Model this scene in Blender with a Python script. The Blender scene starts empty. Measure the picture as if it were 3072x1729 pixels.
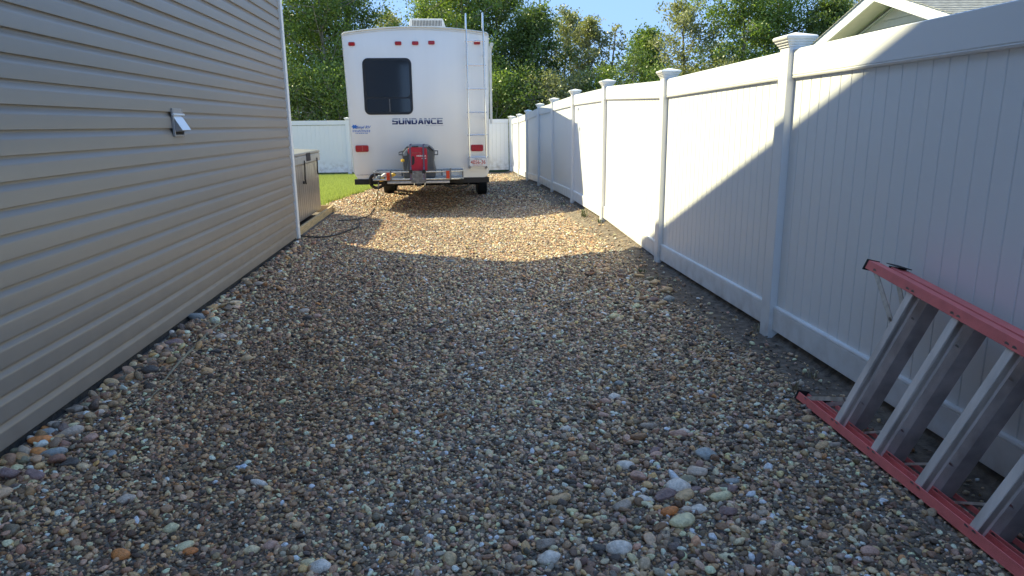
import bpy, bmesh, math, random
import numpy as np
from mathutils import Vector, Matrix, Euler
R = math.radians
random.seed(7); rng = np.random.default_rng(11)
S = bpy.context.scene
COL = S.collection

# ------------------------------------------------------------------ camera
FPX = 2090.0; CX = 1536.0; CY = 864.5; H = 1.45
def _basis(vpx=1355., vpy=376., hs=-0.011):
    yv = Vector((vpx-CX, vpy-CY, FPX)).normalized()
    h2 = Vector((vpx+1000-CX, vpy+1000*hs-CY, FPX))
    up = yv.cross(h2).normalized()
    if up.y > 0: up = -up
    xr = yv.cross(up)
    if xr.x < 0: xr = -xr
    return xr, yv, up           # world X, Y, Z seen in camera axes (x right, y down, z forward)
BX, BY, BZ = _basis()
cam_d = bpy.data.cameras.new('camera'); cam = bpy.data.objects.new('camera', cam_d); COL.objects.link(cam)
cam_d.sensor_width = 36.0; cam_d.lens = FPX/3072.0*36.0; cam_d.clip_start = 0.05; cam_d.clip_end = 1500
ax = [Vector((b[i] for b in (BX, BY, BZ))) for i in range(3)]   # camera axes in world
m3 = Matrix((ax[0], -ax[1], -ax[2])).transposed()
cam.matrix_world = Matrix.Translation((0, 0, H)) @ m3.to_4x4()
S.camera = cam
def ray(px, py):
    return ax[0]*(px-CX) + ax[1]*(py-CY) + ax[2]*FPX
def gy(px, py, Y):
    r = ray(px, py); t = Y/r.y; return Vector((r.x*t, Y, H+r.z*t))
def gxp(px, py, X):
    r = ray(px, py); t = X/r.x; return Vector((X, r.y*t, H+r.z*t))

# ------------------------------------------------------------------ light
SUN_AZ = R(28); SUN_EL = R(42.9)
to_sun = Vector((-math.cos(SUN_AZ)*math.cos(SUN_EL), math.sin(SUN_AZ)*math.cos(SUN_EL), math.sin(SUN_EL)))
W = bpy.data.worlds.new('World'); S.world = W; W.use_nodes = True
wn = W.node_tree; wn.nodes.clear()
bg = wn.nodes.new('ShaderNodeBackground'); wo = wn.nodes.new('ShaderNodeOutputWorld')
sk = wn.nodes.new('ShaderNodeTexSky'); sk.sky_type = 'NISHITA'; sk.sun_disc = False
sk.sun_elevation = SUN_EL; sk.sun_rotation = math.atan2(to_sun.x, to_sun.y)
sk.air_density = 1.0; sk.dust_density = 0.25; sk.ozone_density = 2.2; sk.altitude = 600
ga = wn.nodes.new('ShaderNodeGamma'); ga.inputs[1].default_value = 0.2
tn = wn.nodes.new('ShaderNodeMix'); tn.data_type = 'RGBA'; tn.blend_type = 'MULTIPLY'; tn.inputs[0].default_value = 1.0; tn.inputs[7].default_value = (0.50, 0.78, 1.28, 1)
wn.links.new(sk.outputs[0], ga.inputs[0]); wn.links.new(ga.outputs[0], tn.inputs[6]); wn.links.new(tn.outputs[2], bg.inputs[0]); bg.inputs[1].default_value = 0.15
wn.links.new(bg.outputs[0], wo.inputs[0])
sl = bpy.data.lights.new('sun', 'SUN'); sun = bpy.data.objects.new('sun', sl); COL.objects.link(sun)
sl.energy = 2.0; sl.angle = R(0.5); sl.color = (1.0, 0.92, 0.58)
sun.rotation_euler = (-to_sun).to_track_quat('-Z', 'Y').to_euler()
S.view_settings.view_transform = 'Standard'; S.view_settings.look = 'None'
S.view_settings.exposure = 2.25; S.view_settings.gamma = 1.0; S.view_settings.use_curve_mapping = False
S.render.engine = 'CYCLES'

# ------------------------------------------------------------------ materials
def mat(name, col, rough=0.6, metal=0.0, noise=0.0, nscale=6.0, bump=0.0, bscale=60.0, spec=0.5, coat=0.0,
        col2=None, stretch=None, trans=0.0, alpha=None):
    m = bpy.data.materials.new(name); m.use_nodes = True
    nt = m.node_tree; p = nt.nodes['Principled BSDF']; L = nt.links
    p.inputs['Base Color'].default_value = (*col, 1); p.inputs['Roughness'].default_value = rough
    p.inputs['Metallic'].default_value = metal; p.inputs['Specular IOR Level'].default_value = spec
    p.inputs['Coat Weight'].default_value = coat
    if trans: p.inputs['Transmission Weight'].default_value = trans
    tc = nt.nodes.new('ShaderNodeTexCoord'); mp = nt.nodes.new('ShaderNodeMapping')
    L.new(tc.outputs['Object'], mp.inputs[0])
    if stretch: mp.inputs['Scale'].default_value = stretch
    if noise or col2:
        n = nt.nodes.new('ShaderNodeTexNoise'); n.inputs['Scale'].default_value = nscale; n.inputs['Detail'].default_value = 6
        L.new(mp.outputs[0], n.inputs[0])
        mx = nt.nodes.new('ShaderNodeMix'); mx.data_type = 'RGBA'
        c2 = col2 if col2 else tuple(c*(1-noise) for c in col)
        c1 = col if col2 else tuple(min(1, c*(1+noise*0.5)) for c in col)
        mx.inputs[6].default_value = (*c1, 1); mx.inputs[7].default_value = (*c2, 1)
        rp = nt.nodes.new('ShaderNodeMapRange'); rp.inputs[1].default_value = 0.35; rp.inputs[2].default_value = 0.65
        L.new(n.outputs[0], rp.inputs[0]); L.new(rp.outputs[0], mx.inputs[0]); L.new(mx.outputs[2], p.inputs['Base Color'])
    if bump:
        n2 = nt.nodes.new('ShaderNodeTexNoise'); n2.inputs['Scale'].default_value = bscale; n2.inputs['Detail'].default_value = 4
        L.new(mp.outputs[0], n2.inputs[0])
        b = nt.nodes.new('ShaderNodeBump'); b.inputs['Strength'].default_value = bump; b.inputs['Distance'].default_value = 0.01
        L.new(n2.outputs[0], b.inputs['Height']); L.new(b.outputs[0], p.inputs['Normal'])
    return m

def vinyl_fence_mat():
    m = mat('white_vinyl', (0.80, 0.79, 0.765), rough=0.38, spec=0.5)
    nt = m.node_tree; L = nt.links; p = nt.nodes['Principled BSDF']
    geo = nt.nodes.new('ShaderNodeNewGeometry'); sp = nt.nodes.new('ShaderNodeSeparateXYZ')
    L.new(geo.outputs['Position'], sp.inputs[0])
    n = nt.nodes.new('ShaderNodeTexNoise'); n.inputs['Scale'].default_value = 7; n.inputs['Detail'].default_value = 8
    L.new(geo.outputs['Position'], n.inputs[0])
    # splashed dirt near the ground
    h = nt.nodes.new('ShaderNodeMapRange'); h.inputs[1].default_value = -0.02; h.inputs[2].default_value = 0.32
    h.inputs[3].default_value = 0.6; h.inputs[4].default_value = 0.0; L.new(sp.outputs[2], h.inputs[0])
    r = nt.nodes.new('ShaderNodeMapRange'); r.inputs[1].default_value = 0.42; r.inputs[2].default_value = 0.75
    L.new(n.outputs[0], r.inputs[0])
    mu = nt.nodes.new('ShaderNodeMath'); mu.operation = 'MULTIPLY'; L.new(h.outputs[0], mu.inputs[0]); L.new(r.outputs[0], mu.inputs[1])
    mx = nt.nodes.new('ShaderNodeMix'); mx.data_type = 'RGBA'; L.new(mu.outputs[0], mx.inputs[0])
    n2 = nt.nodes.new('ShaderNodeTexNoise'); n2.inputs['Scale'].default_value = 1.3; n2.inputs['Detail'].default_value = 5
    L.new(geo.outputs['Position'], n2.inputs[0])
    m2 = nt.nodes.new('ShaderNodeMix'); m2.data_type = 'RGBA'
    m2.inputs[6].default_value = (0.87, 0.87, 0.86, 1); m2.inputs[7].default_value = (0.83, 0.83, 0.82, 1)
    L.new(n2.outputs[0], m2.inputs[0]); L.new(m2.outputs[2], mx.inputs[6])
    mx.inputs[7].default_value = (0.33, 0.27, 0.20, 1); L.new(mx.outputs[2], p.inputs['Base Color'])
    rr = nt.nodes.new('ShaderNodeMapRange'); rr.inputs[3].default_value = 0.30; rr.inputs[4].default_value = 0.5
    L.new(n2.outputs[0], rr.inputs[0]); L.new(rr.outputs[0], p.inputs['Roughness'])
    return m
M = {}
M['vinyl'] = vinyl_fence_mat()
M['siding'] = mat('taupe_vinyl_siding', (0.285, 0.242, 0.195), rough=0.38, noise=0.08, nscale=1.5, spec=0.55, bump=0.10, bscale=14, stretch=(1, 0.12, 1))
def add_dirt(m, z0, z1, amt, col):
    nt = m.node_tree; L = nt.links; p = nt.nodes['Principled BSDF']; src = p.inputs['Base Color'].links[0].from_socket
    geo = nt.nodes.new('ShaderNodeNewGeometry'); sp = nt.nodes.new('ShaderNodeSeparateXYZ'); L.new(geo.outputs['Position'], sp.inputs[0])
    n = nt.nodes.new('ShaderNodeTexNoise'); n.inputs['Scale'].default_value = 9; n.inputs['Detail'].default_value = 9; L.new(geo.outputs['Position'], n.inputs[0])
    h = nt.nodes.new('ShaderNodeMapRange'); h.inputs[1].default_value = z0; h.inputs[2].default_value = z1; h.inputs[3].default_value = amt; h.inputs[4].default_value = 0.10; L.new(sp.outputs[2], h.inputs[0])
    r = nt.nodes.new('ShaderNodeMapRange'); r.inputs[1].default_value = 0.40; r.inputs[2].default_value = 0.78; L.new(n.outputs[0], r.inputs[0])
    mu = nt.nodes.new('ShaderNodeMath'); mu.operation = 'MULTIPLY'; L.new(h.outputs[0], mu.inputs[0]); L.new(r.outputs[0], mu.inputs[1])
    mx = nt.nodes.new('ShaderNodeMix'); mx.data_type = 'RGBA'; L.new(mu.outputs[0], mx.inputs[0]); L.new(src, mx.inputs[6]); mx.inputs[7].default_value = (*col, 1)
    L.new(mx.outputs[2], p.inputs['Base Color'])
add_dirt(M['siding'], 0.0, 0.7, 0.55, (0.20, 0.17, 0.14))
M['white_trim'] = mat('white_trim', (0.78, 0.78, 0.76), rough=0.45, noise=0.05)
M['foundation'] = mat('dark_parged_foundation', (0.055, 0.052, 0.048), rough=0.9, noise=0.4, nscale=25, bump=0.5, bscale=60)
M['shingle'] = mat('grey_asphalt_shingle', (0.33, 0.33, 0.31), rough=0.95, noise=0.45, nscale=9, bump=0.4, bscale=120, stretch=(1.2, 4, 4))
M['soffit'] = mat('pale_soffit', (0.78, 0.74, 0.64), rough=0.6, noise=0.05)
M['pale_siding'] = mat('cream_siding', (0.74, 0.70, 0.60), rough=0.5, noise=0.05)
M['soil'] = mat('dark_soil', (0.060, 0.050, 0.042), rough=0.95, col2=(0.12, 0.10, 0.082), nscale=18, bump=0.9, bscale=90)
M['trailer'] = mat('trailer_white_fiberglass', (0.86, 0.85, 0.82), rough=0.30, noise=0.025, nscale=2.0, coat=0.3, stretch=(2, 1, .3))
M['trailer_trim'] = mat('trailer_trim', (0.70, 0.69, 0.64), rough=0.45, noise=0.08)
M['ac_plastic'] = mat('offwhite_plastic', (0.72, 0.70, 0.65), rough=0.5, noise=0.05)
M['cream'] = mat('cream_vent_dome', (0.72, 0.60, 0.36), rough=0.5)
M['slot'] = mat('dark_slot', (0.03, 0.03, 0.035), rough=0.8)
M['glass'] = mat('dark_tinted_glass', (0.012, 0.017, 0.026), rough=0.06, spec=0.7)
M['black_frame'] = mat('black_frame', (0.015, 0.017, 0.022), rough=0.3)
M['lens'] = mat('red_lens', (0.42, 0.012, 0.02), rough=0.18, spec=0.6, noise=0.15, nscale=60)
M['lens_base'] = mat('red_lens_base', (0.5, 0.10, 0.09), rough=0.5)
M['alu'] = mat('polished_aluminium', (0.72, 0.73, 0.74), rough=0.22, metal=0.9)
M['alu_dull'] = mat('dull_aluminium', (0.84, 0.76, 0.70), rough=0.42, metal=0.1, noise=0.25, nscale=10, bump=0.12, bscale=120, stretch=(1, 1, 0.15))
M['alu_dark'] = mat('dark_aluminium', (0.46, 0.40, 0.385), rough=0.45, metal=0.2, noise=0.3, nscale=8, bump=0.12, bscale=120)  # rear steps of the step ladder, a darker tone than the front ones
M['galv'] = mat('galvanised_steel', (0.52, 0.52, 0.51), rough=0.42, metal=0.7, noise=0.25, nscale=25)
M['steel_grey'] = mat('grey_painted_steel', (0.20, 0.205, 0.21), rough=0.5, metal=0.5, noise=0.3, nscale=20)
M['black_steel'] = mat('black_steel', (0.012, 0.012, 0.014), rough=0.6, noise=0.3)
M['rubber'] = mat('black_rubber', (0.018, 0.018, 0.018), rough=0.8, bump=0.4, bscale=60)
M['hose'] = mat('black_hose', (0.012, 0.012, 0.013), rough=0.5)
M['navy'] = mat('navy_decal', (0.010, 0.020, 0.10), rough=0.3)
M['silver_decal'] = mat('silver_decal', (0.40, 0.44, 0.50), rough=0.35)
M['blue_decal'] = mat('blue_decal', (0.03, 0.16, 0.55), rough=0.35)
M['plate'] = mat('plate_white', (0.72, 0.72, 0.72), rough=0.4)
M['plate_red'] = mat('plate_red', (0.55, 0.06, 0.04), rough=0.4)
M['gen_red'] = mat('generator_red', (0.42, 0.010, 0.03), rough=0.28, coat=0.4)
M['gen_grey'] = mat('generator_grey', (0.075, 0.08, 0.088), rough=0.38)
M['gen_light'] = mat('generator_shoulder_grey', (0.22, 0.25, 0.28), rough=0.3)
M['white_print'] = mat('white_print', (0.8, 0.8, 0.8), rough=0.4)
M['orange'] = mat('orange_reflector', (0.55, 0.06, 0.02), rough=0.25)
M['yellow'] = mat('yellow_plug', (0.65, 0.42, 0.05), rough=0.45)
M['strap'] = mat('violet_grey_strap', (0.13, 0.10, 0.15), rough=0.8)
M['lumber'] = mat('fresh_lumber', (0.58, 0.42, 0.22), rough=0.75, noise=0.25, nscale=8, stretch=(8, 0.6, 8))
M['spa_panel'] = mat('brown_grey_spa_panel', (0.29, 0.255, 0.22), rough=0.30, noise=0.30, nscale=5, stretch=(6, 9, 0.5), spec=0.5)
M['spa_cover'] = mat('grey_vinyl_cover', (0.36, 0.36, 0.34), rough=0.45, noise=0.15, nscale=8, bump=0.15, bscale=25)
M['spa_top'] = mat('pale_vinyl_top', (0.26, 0.25, 0.23), rough=0.4, noise=0.06)
M['vent'] = mat('brown_grey_vent_plastic', (0.36, 0.33, 0.30), rough=0.5)
M['vent_metal'] = mat('light_vent_hood', (0.78, 0.78, 0.78), rough=0.2, metal=0.2)
M['dark_inside'] = mat('dark_inside', (0.02, 0.02, 0.022), rough=0.9)
M['rail_red'] = mat('red_fiberglass_rail', (0.86, 0.20, 0.18), rough=0.55, noise=0.10, nscale=14, bump=0.25, bscale=220)
M['rivet'] = mat('rivet_steel', (0.30, 0.29, 0.29), rough=0.35, metal=0.8)
M['dry_stalk'] = mat('dry_stalk', (0.30, 0.26, 0.17), rough=0.8, noise=0.2, nscale=30)
M['weed'] = mat('weed_green', (0.08, 0.12, 0.03), rough=0.7)
M['crumple'] = mat('pale_blue_plastic', (0.60, 0.66, 0.74), rough=0.35)
M['bark'] = mat('poplar_bark', (0.42, 0.38, 0.31), rough=0.9, col2=(0.15, 0.13, 0.10), nscale=12, bump=0.5, bscale=40, stretch=(1, 1, 0.3))
M['lawn_base'] = mat('lawn_soil', (0.22, 0.22, 0.09), rough=0.95, noise=0.6, nscale=5)

def ground_mat():
    m = mat('ground_soil_and_grass', (0.06, 0.05, 0.042), rough=0.95, bump=0.9, bscale=70)
    nt = m.node_tree; L = nt.links; p = nt.nodes['Principled BSDF']
    geo = nt.nodes.new('ShaderNodeNewGeometry'); sp = nt.nodes.new('ShaderNodeSeparateXYZ'); L.new(geo.outputs['Position'], sp.inputs[0])
    n = nt.nodes.new('ShaderNodeTexNoise'); n.inputs['Scale'].default_value = 16; n.inputs['Detail'].default_value = 8; L.new(geo.outputs['Position'], n.inputs[0])
    c = nt.nodes.new('ShaderNodeMix'); c.data_type = 'RGBA'; c.inputs[6].default_value = (0.075, 0.058, 0.045, 1); c.inputs[7].default_value = (0.24, 0.19, 0.145, 1)
    r = nt.nodes.new('ShaderNodeMapRange'); r.inputs[1].default_value = 0.35; r.inputs[2].default_value = 0.7; L.new(n.outputs[0], r.inputs[0]); L.new(r.outputs[0], c.inputs[0])
    def gt(sock, v):
        a = nt.nodes.new('ShaderNodeMath'); a.operation = 'GREATER_THAN'; L.new(sock, a.inputs[0]); a.inputs[1].default_value = v; return a.outputs[0]
    mx = nt.nodes.new('ShaderNodeMath'); mx.operation = 'MAXIMUM'; L.new(gt(sp.outputs[0], 2.35), mx.inputs[0]); L.new(gt(sp.outputs[1], 26.2), mx.inputs[1])
    g = nt.nodes.new('ShaderNodeMix'); g.data_type = 'RGBA'; L.new(mx.outputs[0], g.inputs[0]); L.new(c.outputs[2], g.inputs[6])
    g.inputs[7].default_value = (0.05, 0.085, 0.022, 1); L.new(g.outputs[2], p.inputs['Base Color'])
    return m
M['ground'] = ground_mat()
def gravel_bed_mat():
    m = bpy.data.materials.new('gravel_bed'); m.use_nodes = True; nt = m.node_tree; L = nt.links; p = nt.nodes['Principled BSDF']
    p.inputs['Roughness'].default_value = 0.9
    geo = nt.nodes.new('ShaderNodeNewGeometry')
    v = nt.nodes.new('ShaderNodeTexVoronoi'); v.inputs['Scale'].default_value = 55; L.new(geo.outputs['Position'], v.inputs[0])
    cr = nt.nodes.new('ShaderNodeValToRGB'); e = cr.color_ramp.elements
    e[0].color = (0.05, 0.042, 0.034, 1); e[1].color = (0.40, 0.30, 0.20, 1)
    x = cr.color_ramp.elements.new(0.35); x.color = (0.16, 0.12, 0.08, 1); x = cr.color_ramp.elements.new(0.6); x.color = (0.2, 0.17, 0.14, 1)
    L.new(v.outputs['Color'], cr.inputs[0]); L.new(cr.outputs[0], p.inputs['Base Color'])
    b = nt.nodes.new('ShaderNodeBump'); b.inputs['Strength'].default_value = 1; b.inputs['Distance'].default_value = 0.015; b.invert = True
    L.new(v.outputs['Distance'], b.inputs['Height']); L.new(b.outputs[0], p.inputs['Normal'])
    return m
M['gravel_bed'] = gravel_bed_mat()
def stone_mat(name, attr_type):
    m = bpy.data.materials.new(name); m.use_nodes = True; nt = m.node_tree; L = nt.links; p = nt.nodes['Principled BSDF']
    p.inputs['Roughness'].default_value = 0.5; p.inputs['Specular IOR Level'].default_value = 0.5
    if attr_type == 'INSTANCER':
        a = nt.nodes.new('ShaderNodeAttribute'); a.attribute_type = 'INSTANCER'; a.attribute_name = 'col'; src = a.outputs['Color']
    else:
        a = nt.nodes.new('ShaderNodeAttribute'); a.attribute_type = 'OBJECT'; a.attribute_name = 'stone_col'; src = a.outputs['Color']
    tc = nt.nodes.new('ShaderNodeTexCoord')
    oi = nt.nodes.new('ShaderNodeObjectInfo')
    ad = nt.nodes.new('ShaderNodeVectorMath'); ad.operation = 'ADD'
    cb = nt.nodes.new('ShaderNodeCombineXYZ'); mm = nt.nodes.new('ShaderNodeMath'); mm.operation = 'MULTIPLY'; mm.inputs[1].default_value = 40
    L.new(oi.outputs['Random'], mm.inputs[0]); L.new(mm.outputs[0], cb.inputs[0]); L.new(mm.outputs[0], cb.inputs[2])
    L.new(tc.outputs['Object'], ad.inputs[0]); L.new(cb.outputs[0], ad.inputs[1])
    n = nt.nodes.new('ShaderNodeTexNoise'); n.inputs['Scale'].default_value = 2.2; n.inputs['Detail'].default_value = 8; n.inputs['Roughness'].default_value = 0.65
    L.new(ad.outputs[0], n.inputs[0])
    r = nt.nodes.new('ShaderNodeMapRange'); r.inputs[1].default_value = 0.3; r.inputs[2].default_value = 0.7; r.inputs[3].default_value = 0.62; r.inputs[4].default_value = 1.3
    L.new(n.outputs[0], r.inputs[0])
    mu = nt.nodes.new('ShaderNodeVectorMath'); mu.operation = 'SCALE'; L.new(src, mu.inputs[0]); L.new(r.outputs[0], mu.inputs['Scale'])
    L.new(mu.outputs[0], p.inputs['Base Color'])
    b = nt.nodes.new('ShaderNodeBump'); b.inputs['Strength'].default_value = 0.35; b.inputs['Distance'].default_value = 0.05
    n2 = nt.nodes.new('ShaderNodeTexNoise'); n2.inputs['Scale'].default_value = 7; n2.inputs['Detail'].default_value = 5; L.new(ad.outputs[0], n2.inputs[0])
    L.new(n2.outputs[0], b.inputs['Height']); L.new(b.outputs[0], p.inputs['Normal'])
    return m
M['pebble'] = stone_mat('river_pebble', 'INSTANCER')
M['cobble'] = stone_mat('river_stone', 'OBJECT')
def leaf_mat(name, c1, c2, tl=0.34):
    m = bpy.data.materials.new(name); m.use_nodes = True; nt = m.node_tree; L = nt.links; nt.nodes.clear()
    o = nt.nodes.new('ShaderNodeOutputMaterial'); d = nt.nodes.new('ShaderNodeBsdfPrincipled'); t = nt.nodes.new('ShaderNodeBsdfTranslucent')
    d.inputs['Roughness'].default_value = 0.42; d.inputs['Specular IOR Level'].default_value = 0.5
    a = nt.nodes.new('ShaderNodeAttribute'); a.attribute_name = 'tint'
    mx = nt.nodes.new('ShaderNodeMix'); mx.data_type = 'RGBA'; mx.inputs[6].default_value = (*c1, 1); mx.inputs[7].default_value = (*c2, 1)
    L.new(a.outputs['Fac'], mx.inputs[0]); L.new(mx.outputs[2], d.inputs['Base Color'])
    g = nt.nodes.new('ShaderNodeMix'); g.data_type = 'RGBA'; g.blend_type = 'MULTIPLY'; g.inputs[0].default_value = 1; g.inputs[7].default_value = (1.5, 1.6, 0.7, 1)
    L.new(mx.outputs[2], g.inputs[6]); L.new(g.outputs[2], t.inputs[0])
    s = nt.nodes.new('ShaderNodeMixShader'); s.inputs[0].default_value = tl; L.new(d.outputs[0], s.inputs[1]); L.new(t.outputs[0], s.inputs[2]); L.new(s.outputs[0], o.inputs[0])
    return m
M['leaf_a'] = leaf_mat('poplar_leaf', (0.065, 0.11, 0.028), (0.28, 0.37, 0.085))
M['leaf_b'] = leaf_mat('dark_poplar_leaf', (0.045, 0.075, 0.025), (0.20, 0.27, 0.07))
M['leaf_c'] = leaf_mat('dusty_leaf', (0.14, 0.15, 0.07), (0.40, 0.40, 0.20))
M['leaf_d'] = leaf_mat('fresh_leaf', (0.10, 0.16, 0.03), (0.26, 0.32, 0.07))
M['blade'] = leaf_mat('lawn_blade', (0.17, 0.24, 0.07), (0.42, 0.44, 0.20), 0.4)

# ------------------------------------------------------------------ helpers
def tag(o, label=None, cat=None, group=None, kind=None):
    if label: o['label'] = label
    if cat: o['category'] = cat
    if group: o['group'] = group
    if kind: o['kind'] = kind
    return o
def empty(name, loc=(0, 0, 0), rz=0.0):
    o = bpy.data.objects.new(name, None); o.empty_display_size = 0.1; COL.objects.link(o)
    o.location = loc; o.rotation_euler = (0, 0, rz); return o
def inst(name, me, parent=None, loc=(0, 0, 0), rot=(0, 0, 0), sc=(1, 1, 1)):
    o = bpy.data.objects.new(name, me); COL.objects.link(o); o.parent = parent
    o.location = loc; o.rotation_euler = rot; o.scale = sc; return o
class MB:
    def __init__(s): s.v = []; s.f = []
    def add(s, vs, fs, mtx=None):
        n = len(s.v)
        s.v += [tuple(mtx @ Vector(v)) for v in vs] if mtx else [tuple(v) for v in vs]
        s.f += [tuple(i+n for i in f) for f in fs]; return s
    def box(s, a, b, mtx=None):
        x0, y0, z0 = a; x1, y1, z1 = b
        return s.add([(x0,y0,z0),(x1,y0,z0),(x1,y1,z0),(x0,y1,z0),(x0,y0,z1),(x1,y0,z1),(x1,y1,z1),(x0,y1,z1)],
                     [(3,2,1,0),(4,5,6,7),(0,1,5,4),(1,2,6,5),(2,3,7,6),(3,0,4,7)], mtx)
    def prism(s, pts, d, mtx=None):           # pts: closed 3D polygon, d: extrusion vector
        n = len(pts); d = Vector(d); vs = [Vector(p) for p in pts] + [Vector(p)+d for p in pts]
        fs = [tuple(range(n))[::-1], tuple(range(n, 2*n))] + [(i, (i+1) % n, n+(i+1) % n, n+i) for i in range(n)]
        return s.add(vs, fs, mtx)
    def tube(s, pts, r, n=8, cap=True, mtx=None):
        pts = [Vector(p) for p in pts]; k = len(pts); vs = []
        rs = r if isinstance(r, (list, tuple)) else [r]*k
        prev = None
        for i, p in enumerate(pts):
            t = (pts[min(i+1, k-1)]-pts[max(i-1, 0)]).normalized()
            if prev is None:
                u = t.cross(Vector((0, 0, 1)) if abs(t.z) < .9 else Vector((1, 0, 0))).normalized()
            else:
                u = (prev - t*prev.dot(t)).normalized()
            prev = u; w = t.cross(u)
            for j in range(n):
                a = 2*math.pi*j/n; vs.append(p+(u*math.cos(a)+w*math.sin(a))*rs[i])
        fs = [(i*n+j, i*n+(j+1) % n, (i+1)*n+(j+1) % n, (i+1)*n+j) for i in range(k-1) for j in range(n)]
        if cap: fs += [tuple(range(n))[::-1], tuple((k-1)*n+j for j in range(n))]
        return s.add(vs, fs, mtx)
    def mesh(s, name, m, smooth=False, bevel=0.0, seg=1):
        me = bpy.data.meshes.new(name); me.from_pydata(s.v, [], s.f); 
        bm = bmesh.new(); bm.from_mesh(me)
        if bevel:
            es = [e for e in bm.edges if len(e.link_faces) == 2 and e.calc_face_angle(0) > 0.45]
            bmesh.ops.bevel(bm, geom=es, offset=bevel, segments=seg, affect='EDGES', profile=0.5, clamp_overlap=True)
        bmesh.ops.recalc_face_normals(bm, faces=bm.faces)
        if smooth:
            for f in bm.faces: f.smooth = True
            for e in bm.edges:
                if len(e.link_faces) == 2 and e.calc_face_angle(0) > 0.7: e.smooth = False
        bm.to_mesh(me); bm.free()
        if m: me.materials.append(m)
        return me
    def build(s, name, m, parent=None, smooth=False, bevel=0.0, seg=1, off=None):
        if off is not None:
            o3 = Vector(off); s.v = [tuple(Vector(v)-o3) for v in s.v]
        o = bpy.data.objects.new(name, s.mesh(name, m, smooth, bevel, seg)); COL.objects.link(o); o.parent = parent
        return o
def rrect(x0, z0, x1, z1, r, y, n=5):
    pts = []
    for cx, cz, a0 in ((x1-r, z1-r, 0), (x0+r, z1-r, 90), (x0+r, z0+r, 180), (x1-r, z0+r, 270)):
        for k in range(n+1):
            a = R(a0+90*k/n); pts.append((cx+r*math.cos(a), y, cz+r*math.sin(a)))
    return pts
def text(name, s, m, parent, loc, width=None, height=None, rot=(math.pi/2, 0, 0), ext=0.002, bold=0.0, shear=0.0, space=1.0):
    cu = bpy.data.curves.new(name, 'FONT'); cu.body = s; cu.size = 1; cu.extrude = 0; cu.offset = bold; cu.shear = shear; cu.space_character = space
    cu.resolution_u = 3
    o = bpy.data.objects.new('tmp', cu); COL.objects.link(o)
    dg = bpy.context.evaluated_depsgraph_get(); me = bpy.data.meshes.new_from_object(o.evaluated_get(dg))
    bpy.data.objects.remove(o)
    xs = [v.co.x for v in me.vertices]; ys = [v.co.y for v in me.vertices]
    x0, x1, y0, y1 = min(xs), max(xs), min(ys), max(ys)
    sx = width/(x1-x0); sy = height/(y1-y0)
    for v in me.vertices: v.co = ((v.co.x-x0)*sx, (v.co.y-y0)*sy, v.co.z)
    bm = bmesh.new(); bm.from_mesh(me)
    r = bmesh.ops.extrude_face_region(bm, geom=bm.faces[:])
    bmesh.ops.translate(bm, verts=[g for g in r['geom'] if isinstance(g, bmesh.types.BMVert)], vec=(0, 0, ext)); bm.to_mesh(me); bm.free()
    me.name = name; me.materials.clear(); me.materials.append(m)
    o = bpy.data.objects.new(name, me); COL.objects.link(o); o.parent = parent; o.location = loc; o.rotation_euler = rot
    return o
def copy_tree(o, parent=None):
    c = o.copy(); COL.objects.link(c); c.parent = parent
    for ch in o.children: copy_tree(ch, c)
    return c

# ------------------------------------------------------------------ ground
def sm(t): t = np.clip(t, 0, 1); return t*t*(3-2*t)
def gnd(x, y):
    x = np.asarray(x, float); y = np.asarray(y, float)
    tr = -0.11*(1-sm((np.abs(x)-0.5)/1.45))*(1-sm((y-17)/6))
    de = -0.27*sm((y-12.0)/12.5)
    wob = 0.010*np.sin(x*2.1+0.7*y)*np.sin(y*1.3-x)*(np.abs(x) < 2.4)
    bank = 0.05*sm((x-1.88)/0.2)*(x < 3)*sm((y-6.8)/1.2)
    bank = bank+0.055*sm((x-2.16)/0.06)
    return bank+tr+de+wob*(1-sm((np.abs(x)-1.4)/.5))
def G(x, y): return float(gnd(x, y))
def sheet(name, xs, ys, dz, m, edge=None):
    X, Y = np.meshgrid(xs, ys); Z = gnd(X, Y)+dz
    if edge is not None: X = edge(X, Y); Z = gnd(X, Y)+dz
    nx, ny = len(xs), len(ys)
    vs = np.stack([X.ravel(), Y.ravel(), Z.ravel()], 1)
    i = np.arange(nx-1)[None, :]+nx*np.arange(ny-1)[:, None]; i = i.ravel()
    fs = np.stack([i, i+1, i+1+nx, i+nx], 1)
    me = bpy.data.meshes.new(name); me.from_pydata(vs.tolist(), [], fs.tolist()); me.polygons.foreach_set('use_smooth', [True]*len(fs)); me.materials.append(m)
    o = bpy.data.objects.new(name, me); COL.objects.link(o); o['kind'] = 'structure'; return o
xs = np.concatenate([[-300, -120, -50, -20, -8, -4], np.arange(-2.6, 2.61, 0.05), [4, 8, 20, 50, 120, 300]])
ys = np.concatenate([[-200, -60, -15, -5, 0], np.arange(0.5, 26.01, 0.25), [30, 36, 50, 80, 150, 400]])
sheet('ground', xs, ys, 0.0, M['ground'])
def redge(y): return 1.88+.05*sm((y-7)/2)+0.045*np.sin(y*1.9)+0.03*np.sin(y*5.3)+.05*sm((y-9)/3)
sheet('gravel_driveway', np.linspace(-2.03, 1.9, 42), np.arange(-1.5, 25.4, 0.2), 0.006, M['gravel_bed'],
      edge=lambda X, Y: np.where(X > 1.75, redge(Y), np.where((X < -1.98) & (Y > 12.5), -2.46, X)))
def ledge(y): return -2.42+0.30*sm((y-13.5)/4.5)+0.03*np.sin(y*3.1)
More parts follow.
